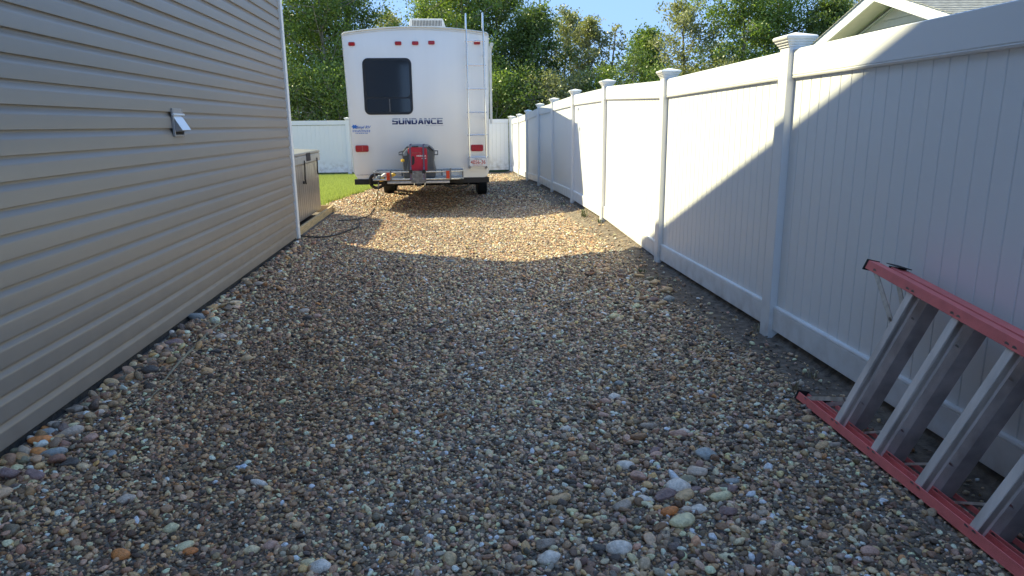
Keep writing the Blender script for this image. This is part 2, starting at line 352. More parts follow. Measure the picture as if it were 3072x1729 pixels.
sheet('lawn', np.concatenate([[-16, -8, -4], np.arange(-3.6, -2.35, 0.1)]), np.arange(12.75, 25.46, 0.25), 0.010, M['lawn_base'],
      edge=lambda X, Y: np.where(X > -2.45, ledge(Y), X))

# pebbles --------------------------------------------------------------
def pebble_mesh(name, seed, ang, sub=2, fl=(1, .8, .5), m=None):
    rs = np.random.default_rng(seed); bm = bmesh.new(); bmesh.ops.create_icosphere(bm, subdivisions=sub, radius=1)
    ks = rs.normal(size=(5, 3)); ph = rs.uniform(0, 6, 5)
    cuts = [(Vector(rs.normal(size=3)).normalized(), rs.uniform(.50, .82)) for _ in range(int(ang))]
    for v in bm.verts:
        p = v.co.copy(); d = 1+sum(0.045*math.sin(float(np.dot(k*1.1, p))*1.6+h) for k, h in zip(ks, ph)); p *= d
        for nrm, h in cuts:
            e = p.dot(nrm)-h
            if e > 0: p -= nrm*e*0.97
        v.co = Vector((p.x*fl[0], p.y*fl[1], p.z*fl[2]))
    me = bpy.data.meshes.new(name)
    for f in bm.faces: f.smooth = True
    if ang >= 4:
        for e in bm.edges:
            if len(e.link_faces) == 2 and e.calc_face_angle(0) > .42: e.smooth = False
    bm.to_mesh(me); bm.free()
    if m: me.materials.append(m)
    return me
protos = [pebble_mesh('pebble', 100+i, [0, 4, 7, 9, 8, 6, 11, 8, 2, 9, 10, 7][i], 2,
          [(1, .8, .55), (1, .7, .5), (1, .85, .45), (1, .65, .6), (1, .75, .4), (1, .9, .6), (1, .6, .45), (1, .8, .5), (1, .62, .5), (1, .7, .55), (1, .85, .5), (1, .55, .4)][i], M['pebble']) for i in range(12)]
pcol = bpy.data.collections.new('pebble_shapes')
for me in protos: pcol.objects.link(bpy.data.objects.new('pebble', me))
PAL = np.array([(0.23,0.20,0.17),(0.30,0.26,0.20),(0.135,0.13,0.13),(0.075,0.078,0.088),(0.16,0.115,0.09),(0.36,0.32,0.255),
                (0.27,0.20,0.115),(0.20,0.145,0.14),(0.115,0.085,0.075),(0.52,0.48,0.41),(0.13,0.145,0.16),(0.34,0.19,0.085),
                (0.62,0.60,0.56),(0.29,0.235,0.21),(0.055,0.05,0.05),(0.20,0.165,0.11)])
PW = np.array([12,11,10,8,9,9,8,7,8,6.5,6,2.2,3.0,8,7,8.]); PW = PW/PW.sum()
def scatter(y0, y1, step, smin, smax):
    xs = np.arange(-2.5, 2.12, step); ysr = np.arange(y0, y1, step*0.92)
    X, Y = np.meshgrid(xs, ysr); X = X+(np.arange(len(ysr)) % 2)[:, None]*step/2
    X = X.ravel()+rng.uniform(-.42, .42, X.size)*step; Y = Y.ravel()+rng.uniform(-.42, .42, Y.size)*step
    edge = redge(Y)-0.10*np.abs(rng.normal(size=X.size))*1.3
    keep = (X > np.where(Y > 12.5, ledge(Y)+.02*rng.normal(size=X.size), -2.04)) & (X < edge) | ((X < edge+0.32) & (X > 0) & (rng.random(X.size) < 0.10)); X = X[keep]; Y = Y[keep]
    # only what the camera region can plausibly see
    keep = (X < 0.95*Y+1.2) & (X > -0.95*Y-1.2); X = X[keep]; Y = Y[keep]
    s = np.exp(rng.normal(math.log((smin*smax)**.5), 0.40, X.size)); s = np.clip(s, smin*.6, smax*1.6)
    return X, Y, s
parts = [scatter(1.2, 4.6, 0.0146, 0.0070, 0.0140), scatter(4.6, 8.2, 0.0180, 0.0086, 0.0150), scatter(8.2, 13.5, 0.0165, 0.0074, 0.0128), scatter(13.5, 25.2, 0.030, 0.012, 0.020)]
X = np.concatenate([p[0] for p in parts]); Y = np.concatenate([p[1] for p in parts]); Sz = np.concatenate([p[2] for p in parts])
# coarser stones sprinkled through, more of them along the siding foot and in the low heap on the right
def extra(n, fx, fy, s0, s1):
    return fx(n), fy(n), rng.uniform(s0, s1, n)
ex = [extra(1500, lambda n: rng.uniform(-1.9, 1.8, n), lambda n: rng.uniform(1.3, 9, n)**1.0, .014, .021),
      extra(800, lambda n: -2.02+np.abs(rng.normal(0, .14, n)), lambda n: rng.uniform(1.8, 9, n), .018, .044),
      extra(380, lambda n: 0.75+rng.normal(0, .28, n), lambda n: rng.normal(2.35, .55, n), .017, .032),
      extra(160, lambda n: 1.35+rng.normal(0, .16, n), lambda n: rng.normal(5.6, .7, n), .018, .035)]
X = np.concatenate([X]+[e[0] for e in ex]); Y = np.concatenate([Y]+[e[1] for e in ex]); Sz = np.concatenate([Sz]+[e[2] for e in ex])
N = len(X)
Z = gnd(X, Y)+0.004+Sz*rng.uniform(-0.15, 0.75, N)
rot = np.stack([rng.normal(0, .38, N), rng.normal(0, .38, N), rng.uniform(0, 6.283, N)], 1)
ci = rng.choice(len(PAL), N, p=PW); C = PAL[ci]*rng.uniform(.32, 1.42, (N, 1))*(1+rng.normal(0, .05, (N, 3)))
# browner, finer gravel down the left wheel track; greyer to the right
tb = sm((0.2-X)/1.6)[:, None]
C = C*(1-tb*np.array([[.02, .08, .14]])); C = C*(1.0+0.10*(1-tb)*np.array([[0.3, .5, .9]]))
pn = .5+.5*np.sin(X*1.7+1.3*np.sin(Y*1.1))*np.sin(Y*1.35+.8*np.sin(X*2.3+1)); dirt = np.exp(-((X+.95)/.65)**2-((Y-3.9)/1.7)**2)
C = C*(0.86+.20*pn[:, None])*(1-dirt[:, None]*np.array([[.22, .30, .40]]))
lum = C@np.array([.3, .6, .1]); C = C*.80+lum[:, None]*.20
C = np.clip(C*np.array([[3.10, 2.36, 1.66]]), 0.03, 0.86)
sc3 = Sz[:, None]*np.exp(rng.normal(0, .13, (N, 3)))
me = bpy.data.meshes.new('gravel'); me.vertices.add(N)
me.vertices.foreach_set('co', np.stack([X, Y, Z], 1).ravel().astype(np.float32))
def att(nm, ty, arr, key):
    a = me.attributes.new(nm, ty, 'POINT'); a.data.foreach_set(key, arr.ravel().astype(np.float32 if ty != 'INT' else np.int32))
att('rot', 'FLOAT_VECTOR', rot, 'vector'); att('scl', 'FLOAT_VECTOR', sc3, 'vector')
att('col', 'FLOAT_COLOR', np.concatenate([C, np.ones((N, 1))], 1), 'color'); att('idx', 'INT', rng.integers(0, 12, N), 'value')
gravel = bpy.data.objects.new('gravel', me); COL.objects.link(gravel); tag(gravel, 'mixed brown, grey and tan river gravel covering the driveway', 'gravel', kind='stuff')
def inst_tree(name, coll):
    ng = bpy.data.node_groups.new(name, 'GeometryNodeTree'); ng.interface.new_socket('Geometry', in_out='INPUT', socket_type='NodeSocketGeometry'); ng.interface.new_socket('Geometry', in_out='OUTPUT', socket_type='NodeSocketGeometry')
    n = ng.nodes; L = ng.links; gi = n.new('NodeGroupInput'); go = n.new('NodeGroupOutput')
    ip = n.new('GeometryNodeInstanceOnPoints'); ci = n.new('GeometryNodeCollectionInfo'); ci.inputs['Collection'].default_value = coll
    ci.inputs['Separate Children'].default_value = True; ci.inputs['Reset Children'].default_value = True
    ip.inputs['Pick Instance'].default_value = True
    def na(nm, ty):
        a = n.new('GeometryNodeInputNamedAttribute'); a.data_type = ty; a.inputs['Name'].default_value = nm; return a.outputs['Attribute']
    L.new(gi.outputs[0], ip.inputs['Points']); L.new(ci.outputs[0], ip.inputs['Instance']); L.new(na('idx', 'INT'), ip.inputs['Instance Index'])
    e2r = n.new('FunctionNodeEulerToRotation'); L.new(na('rot', 'FLOAT_VECTOR'), e2r.inputs[0]); L.new(e2r.outputs[0], ip.inputs['Rotation'])
    L.new(na('scl', 'FLOAT_VECTOR'), ip.inputs['Scale']); L.new(ip.outputs[0], go.inputs[0]); return ng
md = gravel.modifiers.new('pebbles', 'NODES'); md.node_group = inst_tree('scatter_pebbles', pcol)
print('pebbles', N)
# lawn grass -------------------------------------------------------------
gcol = bpy.data.collections.new('grass_shapes')
for k in range(4):
    b = MB(); rr = random.Random(k)
    for j in range(9):
        a = rr.uniform(0, 6.28); d = rr.uniform(0, .02); x, y = d*math.cos(a), d*math.sin(a); l = rr.uniform(.045, .085); le = rr.uniform(0, .02); w = .0022; c, s_ = math.cos(a), math.sin(a)
        b.add([(x-s_*w, y+c*w, 0), (x+s_*w, y-c*w, 0), (x+c*le*.4+s_*w*.7, y+s_*le*.4-c*w*.7, l*.6), (x+c*le*.4-s_*w*.7, y+s_*le*.4+c*w*.7, l*.6), (x+c*le, y+s_*le, l)], [(0, 1, 2, 3), (3, 2, 4)])
    gm = b.mesh('grass_tuft', M['blade']); t = gm.attributes.new('tint', 'FLOAT', 'POINT'); t.data.foreach_set('value', rng.uniform(0, 1, len(gm.vertices)).astype(np.float32))
    gcol.objects.link(bpy.data.objects.new('grass_tuft', gm))
n = 60000; gx_ = rng.uniform(-6.2, -2.1, n); gy_ = rng.uniform(12.75, 25.4, n); k = (gx_ < ledge(gy_)+rng.normal(0, .03, n)); gx_ = gx_[k]; gy_ = gy_[k]; n = len(gx_)
me = bpy.data.meshes.new('grass'); me.vertices.add(n); me.vertices.foreach_set('co', np.stack([gx_, gy_, gnd(gx_, gy_)+.01], 1).ravel().astype(np.float32))
att('rot', 'FLOAT_VECTOR', np.stack([np.zeros(n), np.zeros(n), rng.uniform(0, 6.28, n)], 1), 'vector'); att('scl', 'FLOAT_VECTOR', np.repeat(rng.uniform(.7, 1.4, (n, 1)), 3, 1), 'vector'); att('idx', 'INT', rng.integers(0, 4, n), 'value')
grass = bpy.data.objects.new('grass', me); COL.objects.link(grass); tag(grass, 'short bright green lawn grass beside the gravel', 'grass', kind='stuff')
md = grass.modifiers.new('blades', 'NODES'); md.node_group = inst_tree('scatter_grass', gcol)

# ------------------------------------------------------------------ garage on the left
XW = -2.06; YC = 9.30; E0 = 4.15; RK = 0.384; YE = 9.85; YR = 2.4
house = empty('garage', (XW, YC, 0)); tag(house, 'tall garage clad in taupe horizontal vinyl siding, filling the left side', 'building')
ho = house.location
zr = lambda y: E0 + RK*(YE-abs(y-YR)-YR) if True else 0
def roofz(y): return E0 + RK*((YE-YR)-abs(y-YR))
YB = 2*YR-YC
MB().prism([(-12, YC-.03, 0.0), (-12, YB, 0.0), (-12, YB, roofz(YB)-.12), (-12, YR, roofz(YR)-.12), (-12, YC-.03, roofz(YC)-.12)], (12+XW-.025, 0, 0)).build('wall', M['siding'], house, off=ho)
MB().box((-12, YB+.02, -.3), (XW-.012, YC-.05, 0.058)).build('foundation', M['foundation'], house, off=ho)
CH = 0.117; zb = 0.046
def course_profile():
    return [(-.001, 0.0), (0.0175, 0.0), (0.0195, 0.002), (0.0165, 0.070), (0.0155, 0.076), (0.0125, 0.082), (0.0055, 0.094), (0.0025, 0.099), (0.0015, 0.104), (0.0010, 0.121), (-.003, 0.121)]
ncourse = int((roofz(YR)-zb)/CH)
cm = {}
for k in range(ncourse):
    z = zb+k*CH
    if z+CH < roofz(YC)-.15: y0, y1 = YB+.05, YC-.055
    else:
        hw = (YE-YR) - (z+CH+.14-E0)/RK
        if hw < .3: break
        y0, y1 = YR-hw, YR+hw
    key = round(y1-y0, 3)
    if key not in cm:
        pr = [(x, 0, zz) for x, zz in course_profile()]
        cm[key] = MB().prism(pr, (0, y1-y0, 0)).mesh('siding_plank', M['siding'], smooth=True)
    inst('siding_plank', cm[key], house, Vector((XW-.018+.002, y0, z))-ho)
    if k % 3 == 1 and z < 3.9:        # the lapped second length of the course stands a little proud
        yj = YB+3.0+((k*2.37) % 5.5); ll = YC-.056-yj
        inst('siding_plank', MB().prism([(x+(.0016 if x > .0005 else 0), 0, zz) for x, zz in course_profile()], (0, ll, 0)).mesh('siding_plank', M['siding'], smooth=True), house, Vector((XW-.016, yj, z+.0005))-ho)
MB().box((XW-.08, YC-.06, 0.02), (XW+.028, YC+.03, roofz(YC)-.05)).build('corner_trim', M['white_trim'], house, bevel=.006, off=ho)
# roof slabs with overhang, fascia and soffit
XO = XW+0.36
def slab(s):   # s=+1 rear slope, -1 front slope
    ye = YR+s*(YE-YR)
    return MB().prism([(XO, ye, E0), (XO, YR, roofz(YR)), (XO, YR, roofz(YR)-.16), (XO, ye, E0-.16)], (-12-XO, 0, 0))
for s in (1, -1):
    slab(s).build('roof_slope', M['shingle'], house, off=ho)
    ye = YR+s*(YE-YR)
    MB().prism([(XO+.002, ye, E0+.01), (XO+.002, YR, roofz(YR)+.01), (XO+.002, YR, roofz(YR)-.19), (XO+.002, ye, E0-.19)], (.03, 0, 0)).build('rake_board', M['white_trim'], house, off=ho)
# vent hood on the siding
va = gxp(509, 325, XW); vb = gxp(539, 402, XW)
vr = empty('vent_hood', (XW+.002, va.y, va.z)); tag(vr, 'small brown-grey vent hood with a pale flap on the taupe siding', 'vent')
wv = .20; hv = 0.205
b = MB(); b.box((0, 0, -hv), (.016, .016, 0)).box((0, wv-.016, -hv), (.016, wv, 0)).box((0, .0165, -hv), (.0155, wv-.0165, -hv+.014)).box((0, .0165, -.05), (.0155, wv-.0165, 0))
b.build('frame', M['vent'], vr, bevel=.002)
MB().box((.0, .017, -hv+.015), (.003, wv-.017, -.051)).build('opening', M['dark_inside'], vr)
MB().prism([(.003, .018, -.052), (.062, .018, -.158), (.058, .018, -.163), (.003, .018, -.17)], (0, wv-.036, 0)).build('hood', M['vent'], vr)
MB().prism([(.0055, .014, -.048), (.068, .014, -.158), (.065, .014, -.1605), (.002, .014, -.052)], (0, wv-.028, 0)).build('flap', M['vent_metal'], vr)
MB().tube([(.016, -.004, -.045), (.016, wv+.012, -.045)], .008, 8).build('hinge_rod', M['white_trim'], vr, smooth=True)
# ------------------------------------------------------------------ fence on the right
XF = 2.12
PY = [-3.45, -.8, 1.85, 4.49, 7.14, 9.98, 12.6, 15.2, 17.65, 20.4, 23.0, 25.5]
DZ = [0, 0, 0, 0, -.015, .055, .05, 0.0, -.04, -.14, -.21, -.25]
D0 = [0, 0, 0, 0, -.015, -.02, .055, .04, -.01, -.05, -.15, -.21]  # left start offset of each section
fence = empty('vinyl_fence', (XF, 4.49, 0)); tag(fence, 'long white vinyl privacy fence running down the right side of the driveway', 'fence')
fo = fence.location
HP = .064
post_me = MB().box((0, -HP, -.15), (2*HP, HP, 1.915)).mesh('post', M['vinyl'], bevel=.004)
b = MB()
def cap_mesh(q):
    b = MB(); c = HP
    prof = [(q*.071, 0), (q*.071, .012), (q*.080, .016), (q*.080, .026), (q*.090, .031), (q*.090, .040), (q*.099, .046), (q*.103, .060), (q*.096, .068), (.0, .094)]
    vs = []; 
    for r, z in prof[:-1]: vs += [(c-r, -r, z), (c+r, -r, z), (c+r, r, z), (c-r, r, z)]
    vs.append((c, 0, prof[-1][1])); k = len(prof)-1; fs = [(3, 2, 1, 0)]
    for i in range(k-1):
        for j in range(4): fs.append((i*4+j, i*4+(j+1) % 4, i*4+4+(j+1) % 4, i*4+4+j))
    for j in range(4): fs.append(((k-1)*4+j, (k-1)*4+(j+1) % 4, 4*k))
    return b.add(vs, fs).mesh('post_cap', M['vinyl'], bevel=.002)
cap_me = cap_mesh(1.0)
BWD = .1095
board_me = MB().prism([(.062, .0008, 0), (.055, .0022, 0), (.0505, .0045, 0), (.0505, BWD-.0045, 0), (.055, BWD-.0022, 0), (.062, BWD-.0008, 0), (.068, BWD-.0008, 0), (.068, .0008, 0)], (0, 0, 1)).mesh('board', M['vinyl'])
back_me = MB().box((.058, 0, 0), (.062, 1, 1)).mesh('groove_web', M['vinyl'])
def rail(root, y0, y1, za, zb_, zc, zd, off, kind, name):
    # za,zc bottom/top at y0 ; zb_,zd at y1 ; profile with a small lip on the board side
    x0, x1 = .029, .098
    def ring(y, lo, hi):
        if kind == 'top':
            return [(x0+.004, y, hi), (x0, y, hi-.004), (x0, y, lo+.022), (x0+.005, y, lo+.020), (x0+.005, y, lo+.016), (x0-.002, y, lo+.012), (x0+.002, y, lo+.002), (x0+.012, y, lo), (x1, y, lo), (x1, y, hi)]
        return [(x0+.012, y, hi), (x0+.002, y, hi-.003), (x0-.002, y, hi-.012), (x0+.005, y, hi-.016), (x0+.005, y, hi-.020), (x0, y, hi-.023), (x0, y, lo+.004), (x0+.004, y, lo), (x1, y, lo), (x1, y, hi)]
    A = ring(y0, za, zc); B = ring(y1, zb_, zd); n = len(A)
    b = MB().add(A+B, [tuple(range(n)), tuple(range(n, 2*n))[::-1]]+[(i, (i+1) % n, n+(i+1) % n, n+i) for i in range(n)])
    return b.build(name, M['vinyl'], root)
def section(root, y0, y1, d0, d1, first):
    a, c = y0+HP, y1-HP
    rail(root, a, c, 1.715+d0, 1.715+d1, 1.89+d0, 1.89+d1, 0, 'top', 'top_rail')
    rail(root, a, c, .06+d0, .06+d1, .228+d0, .228+d1, 0, 'bottom', 'bottom_rail')
    n = int(round((c-a)/BWD)); st = (c-a)/n
    for i in range(n):
        f = (i+.5)/n; d = d0+(d1-d0)*f
        inst('board', board_me, root, (0, a+i*st, .20+d), (0, 0, 0), (1, st/BWD, 1.54))
for i in range(len(PY)-1):
    o0 = DZ[i] if i < 4 else D0[i+0] if False else None
secs = [(0, 0), (0, 0), (0, 0), (0, -.018), (-.022, .058), (.045, .05), (.043, .005), (-.01, -.04), (-.045, -.14), (-.14, -.21), (-.21, -.25)]
for i, (d0, d1) in enumerate(secs): section(fence, PY[i]-0, PY[i+1]-0, d0, d1, i == 0)
for o in list(fence.children): o.location.y -= fo.y
for y, d in zip(PY, DZ):
    p = inst('post', post_me, fence, (0, y-fo.y, d if d <= 0.0 else d)); inst('post_cap', cap_me, p, (0, 0, 1.905))
# end fence -------------------------------------------------------------
YF = 26.0
endf = empty('vinyl_fence', (0, YF, 0)); tag(endf, 'white vinyl fence closing the far end of the yard behind the trailer', 'fence')
EX = [2.3, -0.35, -3.2, -5.85, -8.5, -11.1, -13.7]
gate_x = (1.30, 2.13)
zt = -.235
for x in [2.15, 1.30-.07, -1.25, -3.72, -6.3, -8.9, -11.5]:
    p = inst('post', post_me, endf, (x-HP, 0, zt)); inst('post_cap', cap_me, p, (0, 0, 1.905))
xsF = [-11.5, -8.9, -6.3, -3.72, -1.25, 1.23]
tr_me = {}
for x0, x1 in zip(xsF[:-1], xsF[1:]):
    a, c = x0+HP, x1-HP
    MB().box((a, -.035, 1.74+zt), (c, .035, 1.89+zt)).build('top_rail', M['vinyl'], endf, bevel=.004)
    MB().box((a, -.035, .06+zt), (c, .035, .225+zt)).build('bottom_rail', M['vinyl'], endf, bevel=.004)
    n = int((c-a)/.15); st = (c-a)/n
    bm_ = MB().prism([(0.001, -.012, 0), (.004, -.015, 0), (st-.004, -.015, 0), (st-.001, -.012, 0), (st-.001, .01, 0), (0.001, .01, 0)], (0, 0, 1.50)).mesh('board', M['vinyl'])
    for i in range(n): inst('board', bm_, endf, (a+i*st, 0, .226+zt))
gate = empty('yard_gate', (1.7, YF, zt)); tag(gate, 'narrow white vinyl gate at the far right corner of the yard', 'gate')
MB().box((-.385, -.03, 1.74), (.36, .03, 1.88)).build('top_rail', M['vinyl'], gate, bevel=.004)
MB().box((-.385, -.03, .06), (.36, .03, .22)).build('bottom_rail', M['vinyl'], gate, bevel=.004)
for k in range(5): inst('board', MB().box((0.001, -.014, 0), (.146, .012, 1.515)).mesh('board', M['vinyl'], bevel=.003), gate, (-.382+k*.148, 0, .223))
for z in (.45, 1.25): MB().box((-.40, -.045, z), (-.36, -.031, z+.13)).build('hinge', M['black_steel'], gate)

# ------------------------------------------------------------------ neighbour house on the right
KX = 7.5; PYK, PZK = 12.52, 3.70; PK = 0.34; EYK = 4.3
nb = empty('bungalow', (KX, PYK, 0)); tag(nb, 'pale bungalow with white gable boards and grey shingle roof beyond the right fence', 'house'); no = nb.location
def rz(y): return PZK-PK*abs(y-PYK)
OV = .50
MB().prism([(KX+OV, PYK-EYK+.4, -.1), (KX+OV, PYK+EYK-.4, -.1), (KX+OV, PYK+EYK-.4, rz(PYK+EYK-.4)-.17), (KX+OV, PYK, PZK-.17), (KX+OV, PYK-EYK+.4, rz(PYK-EYK+.4)-.17)], (12, 0, 0)).build('wall', M['pale_siding'], nb, off=no)
for k in range(26):
    z = 0.1+k*.125; hw = min(EYK-.4, (PZK-.18-z-.125)/PK)
    if hw > .15: MB().prism([(KX+OV-.002, -hw, z), (KX+OV-.022, -hw, z), (KX+OV-.006, -hw, z+.122), (KX+OV-.002, -hw, z+.122)], (0, 2*hw, 0), Matrix.Translation((0, PYK, 0))).build('siding_plank', M['pale_siding'], nb, off=no)
for s in (-1, 1):
    ye = PYK+s*EYK
    MB().prism([(KX+.02, ye, rz(ye)-.03), (KX+.02, PYK, PZK-.03), (KX+.02, PYK, PZK-.13), (KX+.02, ye, rz(ye)-.13)], (14, 0, 0)).build('roof_deck', M['soffit'], nb, off=no)
    MB().prism([(KX-.02, ye, rz(ye)-.005), (KX-.02, PYK, PZK-.005), (KX-.02, PYK, PZK-.20), (KX-.02, ye, rz(ye)-.20)], (.038, 0, 0)).build('rake_board', M['white_trim'], nb, off=no)
    nC = 31; ln = EYK/nC
    for k in range(nC):   # shingle courses, each lapping the one below
        ya = PYK+s*(k*ln); yb = PYK+s*((k+1)*ln+.02)
        MB().prism([(KX-.045, ya, rz(ya)+.002), (KX-.045, yb, rz(yb)+.012), (KX-.045, yb, rz(yb)-.002), (KX-.045, ya, rz(ya)-.010)], (14.06, 0, 0)).build('shingle_course', M['shingle'], nb, off=no)
    MB().prism([(KX+.02, ye-s*.01, rz(ye)-.02), (KX+.02, ye+s*.02, rz(ye)-.02), (KX+.02, ye+s*.02, rz(ye)-.2), (KX+.02, ye-s*.01, rz(ye)-.2)], (14, 0, 0)).build('fascia', M['white_trim'], nb, off=no)
MB().prism([(KX+OV-.03, PYK+.03, PZK-.2), (KX+OV-.03, PYK+EYK-.5, rz(PYK+EYK-.5)-.18), (KX+OV-.03, PYK+EYK-.5, rz(PYK+EYK-.5)-.21), (KX+OV-.03, PYK+.03, PZK-.23)], (.03, 0, 0)).build('trim_strip', M['white_trim'], nb, off=no)

# ------------------------------------------------------------------ trailer
TY = 13.06
tr = empty('camper_trailer', (-.57, TY, 0)); tag(tr, 'white fifth-wheel camper trailer parked at the end of the gravel driveway', 'camper trailer'); to = tr.location
def body_ring(y, rise):
    sx = .028*(y-TY); pts = []
    xl0, xr0, xl1, xr1 = -1.795, .660, -1.862, .690
    zb_ = .50; zc = 3.03+rise
    pts += [(xl0+.16+sx, y, zb_-.02), (xr0-.12+sx, y, zb_-.01)]
    pts += [(xr0-.035+sx, y, zb_+.02), (xr0+sx, y, zb_+.10), (xr1+sx, y, zc-.02)]
    n = 16
    for k in range(n+1):
        t = k/n; x = xr1-.03+(xl1+.03-(xr1-.03))*t; z = zc+.012+.098*(1-(2*t-1)**2)
        pts.append((x+sx, y, z))
    pts += [(xl1+sx, y, zc-.02), (xl0+sx, y, zb_+.10), (xl0+.05+sx, y, zb_+.01)]
    return pts
rings = [body_ring(TY, 0), body_ring(TY+3.2, .22), body_ring(TY+8.6, .25)]
n = len(rings[0]); b = MB()
vs = sum(rings, []); fs = [tuple(range(n))[::-1], tuple(2*n+i for i in range(n))]
for k in range(2): fs += [(k*n+i, k*n+(i+1) % n, (k+1)*n+(i+1) % n, (k+1)*n+i) for i in range(n)]
b.add(vs, fs).build('body', M['trailer'], tr, smooth=True, bevel=.012, seg=2, off=to)
# roof edge moulding
pts = [(x, TY-.006, z) for x, y, z in body_ring(TY, 0)][4:23]
MB().tube([Vector(p)+Vector((0, 0, -.004)) for p in pts], .016, 6).build('roof_moulding', M['trailer_trim'], tr, smooth=True, off=to)
MB().tube([Vector(p)+Vector((0, .004, -.045)) for p in pts[1:-1]], .006, 5).build('seam_strip', M['trailer_trim'], tr, smooth=True, off=to)
for x0, x1, s in ((-1.862, -1.795, -1), (.69, .66, 1)):
    MB().tube([(x0, TY+.012, 3.0), (x1, TY+.012, .62)], .014, 6).build('corner_moulding', M['trailer_trim'], tr, smooth=True, off=to)
def P3(px, py, dy=0.0): return gy(px, py, TY+dy)
# window
a = P3(1091.5, 345, -.02); c = P3(1236, 174, -.02); a2 = P3(1098, 345, -.02); c2 = P3(1230, 174, -.02)
wx0, wx1, wz0, wz1 = (a.x+a2.x)/2, (c.x+c2.x)/2, a.z, c.z
YW = TY-.012
win = MB().prism(rrect(wx0, wz0, wx1, wz1, .10, YW), (0, .03, 0)).build('window', M['black_frame'], tr, bevel=.006, off=to)
MB().prism(rrect(wx0+.045, wz0+.30, wx1-.045, wz1-.045, .075, YW-.003), (0, .002, 0)).build('pane', M['glass'], win, off=to)
xm = (wx0+wx1)/2+.02
MB().prism(rrect(wx0+.045, wz0+.045, xm-.02, wz0+.275, .03, YW-.003), (0, .002, 0)).build('pane', M['glass'], win, off=to)
MB().prism(rrect(xm+.02, wz0+.045, wx1-.045, wz0+.275, .03, YW-.003), (0, .002, 0)).build('pane', M['glass'], win, off=to)
MB().box((xm-.008, YW-.006, wz0+.05), (xm+.006, YW-.0035, wz0+.27)).build('bar', M['steel_grey'], win, off=to)
# marker lights and tail lights
for px, py in ((1055, 132.5), (1194.5, 130.4), (1245.7, 130), (1294.3, 128.5), (1431, 128.5)):
    p = P3(px, py)
    q = MB().prism(rrect(p.x-.058, p.z-.032, p.x+.058, p.z+.032, .018, TY-.012, 3), (0, .014, 0)).build('marker_light', M['lens_base'], tr, off=to)
    MB().prism(rrect(p.x-.05, p.z-.025, p.x+.05, p.z+.025, .016, TY-.028, 3), (0, .0165, 0)).build('lens', M['lens'], q, bevel=.006, off=to)
for x0, z0, x1, z1 in ((1067, 456.6, 1105.5, 436), (1413, 454.5, 1449.5, 434)):
    p = P3(x0, z0); q_ = P3(x1, z1)
    q = MB().prism(rrect(p.x, p.z, q_.x, q_.z, .025, TY-.012, 3), (0, .014, 0)).build('tail_light', M['lens_base'], tr, off=to)
    MB().prism(rrect(p.x+.008, p.z+.008, q_.x-.008, q_.z-.008, .02, TY-.036, 3), (0, .0235, 0)).build('lens', M['lens'], q, bevel=.008, off=to)
    if x0 < 1200: MB().box(((p.x*.45+q_.x*.55)-.004, TY-.0385, p.z+.012), ((p.x*.45+q_.x*.55)+.004, TY-.037, q_.z-.012)).build('lens_rib', M['lens_base'], q, off=to)
# lettering
yT = TY-.004
def txt(name, s, m, px0, py0, px1, py1, **k):
    a = P3(px0, py1); c = P3(px1, py0); return text(name, s, m, tr, Vector((a.x, yT, a.z))-to, width=c.x-a.x, height=c.z-a.z, **k)
def decal_mat():
    m = mat('navy_silver_decal', (0.010, 0.020, 0.10), rough=0.3); nt = m.node_tree; L = nt.links
    tc = nt.nodes.new('ShaderNodeTexCoord'); sp = nt.nodes.new('ShaderNodeSeparateXYZ'); L.new(tc.outputs['Generated'], sp.inputs[0])
    cr = nt.nodes.new('ShaderNodeValToRGB'); cr.color_ramp.interpolation = 'LINEAR'; e = cr.color_ramp.elements
    e[0].position = .5; e[0].color = (0.010, 0.020, 0.11, 1); e[1].position = .95; e[1].color = (0.10, 0.12, 0.2, 1)
    x = e.new(.66); x.color = (.20, .24, .36, 1); x = e.new(.78); x.color = (.55, .58, .62, 1); x = e.new(.88); x.color = (.5, .54, .6, 1)
    L.new(sp.outputs[1], cr.inputs[0]); L.new(cr.outputs[0], nt.nodes['Principled BSDF'].inputs['Base Color']); return m
# heavy block capitals, each a unit cell (0..1, 0..1) of quads
LT = {'S': [((0,.78),(1,.78),(1,1),(.08,1)), ((0,.42),(.30,.42),(.30,.78),(0,.78)), ((.0,.40),(1,.40),(1,.60),(.0,.60)), ((.70,.22),(1,.22),(1,.40),(.70,.40)), ((0,0),(.92,0),(1,.22),(0,.22))],
 'U': [((0,.1),(.30,.1),(.30,1),(0,1)), ((.70,.1),(1,.1),(1,1),(.70,1)), ((.10,0),(.90,0),(1,.24),(0,.24))],
 'N': [((0,0),(.26,0),(.26,1),(0,1)), ((.74,0),(1,0),(1,1),(.74,1)), ((.10,1),(.40,1),(.90,0),(.60,0))],
 'D': [((0,0),(.28,0),(.28,1),(0,1)), ((.28,.78),(.9,.78),(.82,1),(.28,1)), ((.28,0),(.82,0),(.9,.22),(.28,.22)), ((.70,.12),(1,.2),(1,.8),(.70,.88))],
 'A': [((0,0),(.30,0),(.62,1),(.32,1)), ((.70,0),(1,0),(.68,1),(.38,1)), ((.22,.20),(.78,.20),(.72,.40),(.28,.40))],
 'C': [((.1,.78),(1,.78),(1,1),(.16,1)), ((0,.16),(.30,.16),(.30,.84),(0,.84)), ((.16,0),(1,0),(1,.22),(.1,.22))],
 'E': [((0,0),(.30,0),(.30,1),(0,1)), ((.3,.79),(1,.79),(1,1),(.3,1)), ((.3,.41),(.92,.41),(.92,.60),(.3,.60)), ((.3,0),(1,0),(1,.21),(.3,.21))]}
a = P3(1177, 374); c = P3(1330, 354.5); WL = (c.x-a.x)/8.0; HL = c.z-a.z; b = MB()
